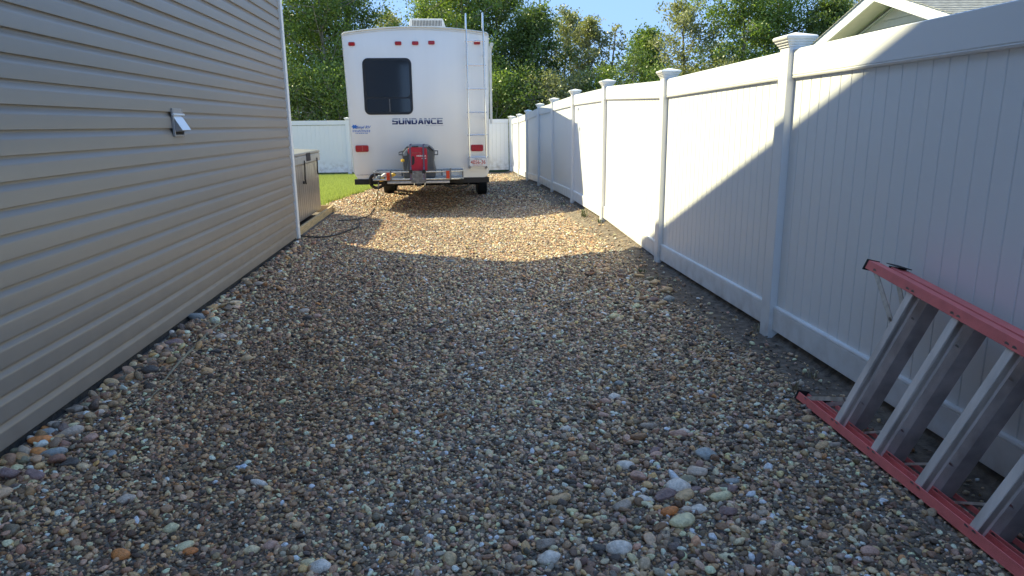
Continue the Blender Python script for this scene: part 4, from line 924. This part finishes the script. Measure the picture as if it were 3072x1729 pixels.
# ------------------------------------------------------------------ single stones
cob = [pebble_mesh('stone', 300+i, a, 3, fl, M['cobble']) for i, (a, fl) in enumerate([(0, (1, .72, .5)), (1, (1, .8, .55)), (6, (1, .8, .6)), (8, (1, .7, .5)), (3, (1, .62, .45)), (10, (1, .9, .6))])]
CL = {'white': (.62, .62, .60), 'pale grey': (.40, .40, .39), 'grey': (.22, .22, .215), 'blue-grey': (.20, .26, .31), 'dark': (.075, .078, .082), 'tan': (.36, .30, .20), 'pink': (.36, .27, .25),
      'purple-grey': (.17, .135, .15), 'orange': (.46, .20, .075), 'brown': (.17, .115, .07), 'cream': (.52, .46, .34), 'green-grey': (.17, .19, .15)}
ST = [
 # px, py, width px, shape, colour, tilt, label
 (1876, 1408, 46, 0, 'white', 'egg-shaped white stone beside a tall pink and buff rock in the stone heap'),
 (1913, 1440, 48, 5, 'pink', 'tall pink and buff rock right of the egg-shaped white stone'),
 (1966, 1373, 32, 2, 'pink', 'rough pinkish stone above the stone heap, left of its mauve twin'),
 (1965, 1408, 1, 0, None, ''),
 (1905, 1392, 28, 0, 'tan', 'small tan stone just above the tall pink and buff rock'),
 (1963, 1362, 32, 2, 'purple-grey', 'rough mauve stone at the top of the stone heap'),
 (2119, 1375, 50, 1, 'blue-grey', 'smooth slanting blue-grey stone at the top right of the stone heap'),
 (2089, 1427, 56, 5, 'pale grey', 'speckled pale grey angular rock in the upper right of the stone heap'),
 (2061, 1452, 46, 0, 'green-grey', 'smooth olive-brown stone tucked under the speckled pale rock'),
 (2036, 1475, 60, 1, 'white', 'broad smooth white stone in the middle of the stone heap'),
 (2048, 1499, 54, 3, 'tan', 'angular tan rock resting against the broad white stone'),
 (1993, 1503, 58, 2, 'purple-grey', 'rough slate-purple rock left of the angular tan rock'),
 (1939, 1508, 42, 4, 'white', 'flat speckled white stone left of the slate-purple rock'),
 (1887, 1510, 38, 4, 'cream', 'smooth cream oval stone above a speckled grey block'),
 (1862, 1529, 52, 3, 'grey', 'speckled grey block at the left edge of the stone heap'),
 (2009, 1545, 46, 0, 'orange', 'half orange, half pink rounded stone below the stone heap'),
 (2097, 1537, 38, 1, 'white', 'upright white stone with a rusty foot right of the orange stone'),
 (2060, 1534, 26, 0, 'pale grey', 'small round pale stone between the orange and the upright white stone'),
 (2041, 1578, 74, 3, 'cream', 'long cream-topped rock at the bottom of the stone heap'),
 (1978, 1594, 40, 2, 'brown', 'rusty brown wedge left of the long cream-topped rock'),
 (2039, 1606, 30, 0, 'tan', 'round khaki stone below the long cream-topped rock'),
 (2162, 1501, 56, 4, 'cream', 'flat cream stone lying right of the stone heap'),
 (2194, 1474, 32, 1, 'purple-grey', 'lilac-grey rounded stone at the right side of the heap'),
 (2194, 1452, 36, 3, 'blue-grey', 'slanting dark-rimmed blue-grey stone above the lilac one'),
 (2113, 1482, 30, 2, 'pink', 'small pinkish stone right of the broad white stone'),
 (2082, 1479, 34, 2, 'purple-grey', 'dark mauve stone touching the broad white stone'),
 (2180, 1545, 50, 5, 'purple-grey', 'rough dark purple rock apart to the right of the heap'),
 (1857, 1661, 64, 0, 'white', 'large smooth white oval stone near the bottom edge'),
 (1649, 1688, 56, 1, 'white', 'white stone next to a speckled dark cobble at the bottom edge'),
 (1633, 1645, 58, 5, 'grey', 'speckled dark grey cobble near the bottom edge'),
 (1677, 1511, 58, 3, 'tan', 'pointed khaki rock left of the stone heap'),
 (1666, 1544, 32, 5, 'pale grey', 'pale angular block just below the pointed khaki rock'),
 (1797, 1651, 40, 3, 'dark', 'dark slate shard left of the large white oval stone'),
 (2604, 1668, 50, 2, 'pink', 'lone round pinkish-grey cobble below the ladder'),
 (1695, 1295, 28, 0, 'white', 'small white stone left of the flat purple slab stones'),
 (1844, 1199, 30, 1, 'white', 'white rounded stone in the middle of the driveway, beside a mauve one'),
 (1817, 1212, 28, 1, 'pink', 'mauve stone left of the white rounded stone in mid driveway'),
 (1869, 1203, 18, 0, 'white', 'tiny white stone right of the white rounded one in mid driveway'),
 (1810, 1252, 30, 5, 'pink', 'angular pink stone below the mauve one in mid driveway'),
 (1858, 1157, 26, 0, 'blue-grey', 'glossy dark blue-grey stone in mid driveway'),
 (1885, 1147, 26, 2, 'green-grey', 'rough grey-brown stone beside the glossy blue-grey one'),
 (2425, 1265, 34, 1, 'tan', 'round pale tan stone just left of the lower ladder rail'),
 (2465, 1345, 40, 4, 'tan', 'flat tan stone left of the lower ladder rail, first of two'),
 (2500, 1343, 34, 3, 'grey', 'flat grey stone left of the lower ladder rail, second of two'),
 (2033, 1312, 46, 4, 'pink', 'flat oval pinkish stone in the right of the driveway'),
 (1914, 1322, 44, 3, 'brown', 'long reddish-brown slab stone in the right of the driveway'),
 (1946, 1287, 42, 4, 'grey', 'slanting grey slab stone above the reddish-brown one'),
 (2052, 1303, 30, 0, 'white', 'small white stone touching the flat oval pinkish stone'),
 # along the siding foot, near to far
 (28, 1436, 62, 5, 'purple-grey', 'large rough purple-grey rock at the left edge of the picture'),
 (118, 1366, 42, 0, 'orange', 'bright orange rounded stone near the foot of the siding'),
 (125, 1332, 54, 4, 'orange', 'long rusty stone lying against the siding foot'),
 (94, 1322, 26, 0, 'white', 'small white stone behind the long rusty stone'),
 (177, 1319, 30, 0, 'tan', 'round ochre stone at the siding foot'),
 (135, 1310, 46, 2, 'blue-grey', 'rough blue-grey rock left of the round ochre stone'),
 (215, 1307, 56, 4, 'pale grey', 'long pale mottled stone right of the round ochre stone'),
 (108, 1435, 54, 3, 'purple-grey', 'dark mauve slab stone right of the large purple-grey rock'),
 (68, 1391, 46, 4, 'green-grey', 'flat green-grey stone left of the orange stone'),
 (60, 1363, 44, 3, 'green-grey', 'olive angular stone above the flat green-grey one'),
 (165, 1370, 56, 4, 'blue-grey', 'long dark teal stone right of the orange stone'),
 (108, 1388, 40, 3, 'grey', 'pointed grey stone under the orange stone'),
 (224, 1286, 32, 0, 'cream', 'cream oval stone near the siding foot above the mottled one'),
 (170, 1283, 44, 3, 'pale grey', 'large pale grey wedge near the siding foot'),
 (136, 1290, 20, 0, 'orange', 'small peach round stone against the siding foot'),
 (222, 1240, 44, 2, 'grey', 'green-grey boulder-like stone at the siding foot left of a tan pair'),
 (290, 1223, 34, 0, 'tan', 'smooth tan stone leaning on a darker one at the siding foot'),
 (262, 1228, 34, 0, 'green-grey', 'olive smooth stone under the leaning tan one'),
 (321, 1217, 32, 4, 'white', 'flat white stone right of the leaning tan stone'),
 (308, 1232, 30, 0, 'tan', 'small tan oval stone below the flat white stone'),
 (301, 1245, 28, 1, 'pale grey', 'pale angular stone below the small tan oval one'),
 (246, 1257, 40, 2, 'grey', 'mottled grey stone below the green-grey boulder-like one'),
 (274, 1325, 40, 1, 'pink', 'flat pinkish stone right of the long pale mottled one'),
 (327, 1370, 38, 2, 'blue-grey', 'solitary blue-grey stone a step from the siding'),
 (382, 1508, 42, 1, 'pale grey', 'solitary pale grey round cobble in the lower left gravel'),
 (250, 1408, 32, 0, 'cream', 'cream stone beside a dark slate one in the lower left'),
 (209, 1400, 40, 2, 'dark', 'dark slate stone left of the cream one in the lower left'),
 (363, 1675, 46, 0, 'orange', 'long orange-brown stone near the bottom left'),
 (516, 1595, 40, 1, 'cream', 'pale cream block stone in the lower left gravel'),
 (382, 1578, 36, 3, 'tan', 'angular tan stone left of the pale cream block stone'),
 (556, 1650, 44, 0, 'cream', 'cream oval stone near the bottom, paired with an orange one'),
 (572, 1663, 36, 0, 'orange', 'light orange oval stone touching the cream oval one'),
 (757, 1660, 38, 1, 'cream', 'cream stone left of a rosy one near the bottom edge'),
 (812, 1645, 38, 1, 'pink', 'rosy stone near the bottom edge'),
 (963, 1713, 54, 1, 'white', 'white cobble cut by the bottom edge'),
 (778, 1458, 44, 4, 'white', 'long white pebble below the crumpled pale plastic'),
 (335, 1158, 40, 0, 'tan', 'pale tan oval stone at the siding foot near the dry stalk'),
 (453, 1120, 40, 1, 'dark', 'dark slate-blue stone at the siding foot'),
 (416, 1075, 20, 0, 'cream', 'pale cream round stone touching the siding foot'),
 (520, 1040, 42, 2, 'purple-grey', 'lavender-grey rock at the siding foot'),
 (484, 1048, 34, 3, 'grey', 'grey wedge left of the lavender-grey rock'),
 (548, 1018, 26, 0, 'white', 'white smooth stone above the lavender-grey rock'),
 (524, 1013, 26, 0, 'pink', 'pinkish oval stone left of the white smooth one'),
 (511, 1002, 20, 0, 'white', 'narrow white stone against the siding foot'),
 (540, 988, 24, 2, 'grey', 'slate stone at the siding foot above the white one'),
 (592, 960, 44, 4, 'blue-grey', 'long blue-green stone at the siding foot'),
 (620, 946, 22, 1, 'white', 'upright pale stone beyond the long blue-green one'),
 (664, 1017, 26, 1, 'pale grey', 'speckled pale stone right of the dry stalk, first of a pair'),
 (702, 1018, 24, 1, 'pale grey', 'plain pale grey stone right of the dry stalk, second of a pair'),
 (714, 994, 22, 0, 'tan', 'single tan stone above the pale pair by the stalk'),
 (741, 1085, 32, 1, 'tan', 'apricot stone in the left part of the driveway'),
 (644, 1062, 30, 2, 'dark', 'dark angular stone left of the apricot stone'),
 (912, 941, 28, 0, 'pale grey', 'pale mottled stone left of a mauve one in the left track'),
 (953, 957, 26, 1, 'pink', 'mauve round stone in the left track'),
 (918, 963, 28, 2, 'dark', 'dark stone between and below the pale and mauve pair'),
 (778, 859, 30, 4, 'pale grey', 'flat grey-white stone far along the siding foot'),
 (748, 845, 26, 0, 'green-grey', 'mossy olive stone far along the siding foot'),
 (1424, 953, 24, 3, 'brown', 'small upright reddish rock fragment in the middle of the driveway'),
 (1294, 1000, 30, 4, 'purple-grey', 'flat purple stone left of the reddish rock fragment'),
 # beside the soil strip on the right
 (1917, 834, 26, 3, 'tan', 'tan rock at the edge of the soil strip, furthest of its row'),
 (1945, 845, 26, 2, 'green-grey', 'darker rock right of the furthest tan rock by the soil strip'),
 (1940, 853, 18, 1, 'pale grey', 'small pale rock among the row by the soil strip'),
 (1967, 854, 26, 1, 'tan', 'khaki rounded rock in the row by the soil strip'),
 (2002, 878, 28, 1, 'tan', 'larger tan stone with a dark underside by the soil strip'),
 (2008, 905, 28, 1, 'blue-grey', 'round teal-grey stone by the soil strip'),
 (1960, 906, 26, 1, 'purple-grey', 'mauve stone left of the round teal-grey one by the soil strip'),
 (1918, 905, 28, 2, 'brown', 'brown stone left of the mauve one by the soil strip'),
 (1983, 917, 26, 2, 'tan', 'sandy stone between two others by the soil strip'),
 (1962, 927, 26, 3, 'tan', 'pale sandy stone, nearest of the row by the soil strip'),
 (1849, 887, 22, 4, 'blue-grey', 'blue-grey flat stone left of the row by the soil strip'),
 (1817, 814, 20, 1, 'tan', 'sunlit-edge tan stone at the far right of the gravel'),
 (2392, 1158, 30, 4, 'pale grey', 'pale stone on the dark soil under the fence rail'),
 (1561, 878, 26, 4, 'blue-grey', 'flat bluish stone in the upper middle of the shaded gravel'),
 (1354, 790, 22, 4, 'blue-grey', 'flat bluish stone just inside the shade edge'),
]
rs = random.Random(3)
for px, py, w, sh, col, *rest in ST:
    if col is None: continue
    lab = rest[0]
    p = gp(px, py, 0.0); d = (p-Vector((0, 0, H))).dot(ax[2])
    sz = w/FPX*d/2*1.22
    o = inst('stone', cob[sh], None, (p.x, p.y, p.z+sz*.42), (rs.uniform(-.2, .2), rs.uniform(-.2, .2), rs.uniform(-.5, .5)), (sz, sz*rs.uniform(.85, 1.1), sz*rs.uniform(.9, 1.15)))
    c = CL[col]; k = rs.uniform(.85, 1.15); o['stone_col'] = (min(.85, c[0]*k*1.9), min(.74, c[1]*k*1.50), min(.62, c[2]*k*1.18))
    tag(o, lab, 'stone', 'larger loose stones on the gravel')
# crumpled plastic scrap
p = gp(728, 1408, .004); bm = bmesh.new(); bmesh.ops.create_icosphere(bm, subdivisions=3, radius=1); r3 = np.random.default_rng(5); K = r3.normal(size=(6, 3))*3
for v in bm.verts:
    s_ = 1+.22*sum(math.sin(float(np.dot(k_, v.co))+i) for i, k_ in enumerate(K))/2.2; v.co = Vector((v.co.x*.030*s_, v.co.y*.018*s_, max(v.co.z, -.5)*.012*s_+.008))
me = bpy.data.meshes.new('plastic_scrap'); bm.to_mesh(me); bm.free(); me.materials.append(M['crumple']); tag(inst('plastic_scrap', me, None, p), 'small crumpled pale blue plastic scrap on the gravel', 'litter')
# dry stalks, weeds
sp_ = smooth_path([gp(x, y, .02) for x, y in ((486, 1150), (540, 1085), (595, 1030), (640, 985), (672, 965), (700, 957))])
nn = len(sp_); tag(MB().tube(sp_, [.009*(1-.85*abs(i/nn-.45)) for i in range(nn)], 6).build('dry_stalk', M['dry_stalk'], None, smooth=True), 'long curved dry straw-coloured stalk lying on the gravel near the siding', 'dry stalk')
sp_ = smooth_path([gp(x, y, .018) for x, y in ((425, 1222), (470, 1175), (520, 1145), (560, 1112))])
tag(MB().tube(sp_, [.003]*len(sp_), 5).build('dry_stalk', M['dry_stalk'], None, smooth=True), 'thin straight dry twig below the long curved stalk', 'twig')
def weed(px, py, n, h, lab, m='weed', x=None):
    p = gp(px, py, 0) if x is None else x; r_ = random.Random(px+n); b = MB()
    for k in range(n):
        a = r_.uniform(0, 6.28); l = h*r_.uniform(.5, 1); le = l*r_.uniform(.3, .9); c, s_ = math.cos(a), math.sin(a); w = .003+h*.012
        o_ = Vector((r_.gauss(0, .02), r_.gauss(0, .03), 0))
        P0, P1, P2 = o_, o_+Vector((c*le*.4, s_*le*.4, l*.7)), o_+Vector((c*le, s_*le, l*r_.uniform(.6, .95))); W_ = Vector((-s_*w, c*w, 0))
        b.add([P0-W_, P0+W_, P1+W_*.8, P1-W_*.8, P2], [(0, 1, 2, 3), (3, 2, 4)])
    me = b.mesh('weed_tuft', M[m]); tag(inst('weed_tuft', me, None, p), lab, 'weed')
weed(1752, 652, 26, .16, 'green grass tuft at the fence foot in the sunlit strip')
weed(1800, 668, 30, .07, 'low flattened green weed between two fence posts')
weed(1925, 820, 30, .06, 'sparse green weed at the edge of the shade on the right')
weed(1968, 840, 18, .07, 'thin pale weed beside the tan rocks', 'dry_stalk')
weed(2150, 850, 16, .09, 'dry grass wisp under the second nearest fence section', 'dry_stalk')
weed(2275, 995, 16, .08, 'dry grass wisp left of the nearest visible fence post', 'dry_stalk')
weed(2385, 1175, 12, .10, 'dry straw wisp under the nearest fence rail', 'dry_stalk')
weed(2440, 1135, 10, .07, 'few dry blades right of the pale stone on the soil', 'dry_stalk')
weed(1690, 614, 20, .06, 'low dark weed by the far fence post', 'weed')

# ------------------------------------------------------------------ trees beyond the yard
def leaves_mesh(name, cen, sig, per, size, m, seed, squash=.8):
    r_ = np.random.default_rng(seed); n = len(cen)*per
    c = np.repeat(cen, per, 0)+r_.normal(size=(n, 3))*np.repeat(sig, per)[:, None]*np.array([1, 1, squash])
    u = r_.normal(size=(n, 3)); u /= np.linalg.norm(u, axis=1)[:, None]
    v = np.cross(u, r_.normal(size=(n, 3))); v /= np.linalg.norm(v, axis=1)[:, None]
    s_ = size*r_.uniform(.6, 1.25, n)[:, None]
    V_ = np.stack([c-u*s_, c+v*s_*.55-u*s_*.1, c+u*s_, c-v*s_*.55-u*s_*.1], 1).reshape(-1, 3)
    me = bpy.data.meshes.new(name); me.vertices.add(4*n); me.vertices.foreach_set('co', V_.ravel().astype(np.float32))
    me.loops.add(4*n); me.loops.foreach_set('vertex_index', np.arange(4*n, dtype=np.int32))
    me.polygons.add(n); me.polygons.foreach_set('loop_start', np.arange(0, 4*n, 4, dtype=np.int32)); me.update(calc_edges=True)
    cl = np.repeat(r_.uniform(0, .6, len(cen)), per)+r_.uniform(0, .4, n)
    t = me.attributes.new('tint', 'FLOAT', 'POINT'); t.data.foreach_set('value', np.repeat(cl, 4).astype(np.float32))
    me.materials.append(m); return me
def tree(x, y, h, rad, seed, m, label, per=26, nl=26, low=.22, cat='tree', lean=0., name='poplar_tree', size=.075, trunk_r=.11, sub=6, sig=.26):
    r_ = random.Random(seed); z0 = -.3; root = empty(name, (x, y, z0)); tag(root, label, cat, 'trees and shrubs beyond the end fence')
    tk = MB(); pts = []; ph = r_.uniform(0, 6)
    for k in range(8):
        t = k/7; pts.append(Vector((lean*t*h+.12*math.sin(ph+t*4), .12*math.cos(ph*2+t*3), t*h*.97)))
    tk.tube(pts, [trunk_r*(1-.9*k/7)+.008 for k in range(8)], 7)
    cen = []; sg = []
    for i in range(nl):
        t = low+(.98-low)*(i+r_.random())/nl; a = i*2.4+r_.uniform(-.4, .4)
        f_ = t*7; k = min(int(f_), 6); P0 = pts[k].lerp(pts[k+1], f_-k)
        prof = math.sin(math.pi*min(1, (t-low)/(1-low)*.80+.17))**.8
        L_ = rad*prof*r_.uniform(.65, 1.12); up = r_.uniform(.25, .75)
        d = Vector((math.cos(a), math.sin(a), up)).normalized(); P1 = P0+d*L_*.55+Vector((0, 0, .04*L_)); P2 = P0+d*L_+Vector((0, 0, .18*L_))
        rb = trunk_r*(1-t)*.35+.014
        tk.tube([P0, P1, P2], [rb, rb*.6, .006], 5)
        for s_ in range(sub):
            q = .3+.7*s_/(sub-1); B = P0.lerp(P2, q); d2 = Vector((r_.gauss(0, 1), r_.gauss(0, 1), r_.gauss(.3, .7))).normalized(); l2 = L_*.34*r_.uniform(.5, 1.2)+.1
            T_ = B+d2*l2; tk.tube([B, T_], [rb*.35+.004, .004], 4, cap=False)
            for e in (.45, .8, 1.05): cen.append(tuple(B+d2*l2*e)); sg.append(sig*r_.uniform(.5, 1.15)*(.6+.4*min(1, rad/2)))
    tk.build('trunk', M['bark'], root, smooth=True)
    me = leaves_mesh('crown', np.array(cen), np.array(sg), per, size, m, seed)
    inst('crown', me, root)
    return root
def TX(px, Y): return gy(px, 300, Y).x
def TH(py, Y): return gy(1500, py, Y).z+.3
A_, B_, C_, D_ = M['leaf_a'], M['leaf_b'], M['leaf_c'], M['leaf_d']
TL = [ # px, topY(px), Y, radius, mat, seed, label
 (790, -260, 31, 2.7, A_, 1, 'tall yellow-green poplar just right of the garage corner'),
 (905, -220, 34, 2.6, D_, 2, 'light-leaved poplar behind the end fence, second right of the garage corner'),
 (985, -190, 30.5, 2.3, A_, 3, 'broad poplar behind the left end of the trailer roof'),
 (1060, -80, 33, 2.35, B_, 4, 'dark poplar above the left half of the trailer roof'),
 (1185, 38, 36, 2.0, C_, 5, 'small thin-topped tree behind the roof air conditioner'),
 (1315, -110, 33, 1.9, A_, 6, 'tall poplar just right of the roof air conditioner'),
 (1400, -130, 31, 2.3, A_, 7, 'tall poplar directly behind the trailer ladder'),
 (1500, -60, 33, 2.3, B_, 8, 'dark poplar right of the trailer ladder'),
 (1600, 28, 31, 1.8, B_, 9, 'dark rounded poplar above the far end of the side fence'),
 (1695, 30, 34, 1.6, C_, 10, 'dusty pale-leaved tree in the middle of the tree line'),
 (1768, 42, 32, 1.2, C_, 11, 'slender dusty tree left of the bare snag'),
 (1945, 85, 33, 1.15, A_, 13, 'medium tree left of the tall airy tree'),
 (2045, 8, 30, 1.9, C_, 14, 'tall airy tree standing alone against the blue sky'),
 (2215, -120, 29, 2.3, A_, 15, 'large poplar left of the nearest fence post cap'),
 (2330, -190, 30, 2.6, A_, 16, 'biggest poplar above the nearest fence post cap'),
 (2465, -10, 28, 1.5, B_, 17, 'dark tree left of the neighbour gable'),
 (2555, -90, 34, 1.6, C_, 18, 'faint tree top behind the peak of the neighbour gable'),
]
for px, ty, Y, rad, m, sd, lab in TL:
    h = TH(ty, Y); air = m is C_
    tree(TX(px, Y), Y, h, rad, sd, m, lab, per=(20 if air else 38), nl=(26 if air else 32), sig=(.20 if air else .27), low=.14, size=.062)
tree(TX(1838, 32), 32, TH(70, 32), .75, 12, C_, 'nearly bare grey snag with few leaves against the sky', per=3, nl=16, sig=.18, low=.4)
SH = [(800, 200, 28.4, 1.5, A_), (900, 235, 28.0, 1.4, B_), (1005, 215, 28.3, 1.5, A_), (1490, 225, 28.2, 1.4, A_), (1570, 215, 28.6, 1.5, B_), (1655, 222, 28.2, 1.2, C_), (1735, 228, 28.6, 1.2, C_), (1815, 205, 28.4, 1.2, D_),
      (1890, 165, 29.5, 1.5, B_), (1975, 205, 28.6, 1.2, A_), (2065, 215, 28.8, 1.1, C_), (2160, 185, 28.4, 1.4, C_), (2260, 160, 28.2, 1.5, A_), (2360, 120, 28.5, 1.5, B_)]
SL = ['yellow-green shrub over the end fence next to the garage', 'dark shrub over the end fence, left part', 'green shrub touching the left edge of the trailer', 'shrub just right of the trailer above the fence', 'dark green shrub over the far corner of the yard',
      'thin grey-green shrub with bare stems above the side fence', 'dusty shrub left of the bright bush', 'bright light green bush above the side fence', 'dark bush under the gap of open sky', 'green bush right of the sky gap', 'thin bush under the tall airy tree',
      'sparse bush right of the tall airy tree', 'green shrub behind the nearest tall poplars', 'dark shrub left of the nearest post cap']
for k, ((px, ty, Y, rad, m), lab) in enumerate(zip(SH, SL)):
    tree(TX(px, Y), Y, TH(ty, Y), rad, 50+k, m, lab, per=(26 if px < 1620 or px > 2100 else 17), nl=20, low=.06, cat='shrub', name='shrub', size=.055, trunk_r=.05, sub=5, sig=.30)
# distant wood closing the view between the trees
r_ = np.random.default_rng(77); n = 1500
cx = r_.uniform(-16, 24, n); top = 3.0+1.6*np.sin(cx*.55)+1.0*np.sin(cx*1.37+1)+np.where(cx < 1.5, 2.2, 0); top = np.where(cx > 4, top*.72, top)
cz = r_.uniform(0, 1, n)*np.maximum(top, 1.2); cyy = r_.uniform(40, 44, n)
me = leaves_mesh('distant_wood', np.stack([cx, cyy, cz], 1), np.full(n, .42), 34, .12, M['leaf_b'], 78)
tag(inst('distant_wood', me), 'dark green mass of distant woodland seen between the nearer trunks', 'woodland', kind='stuff')
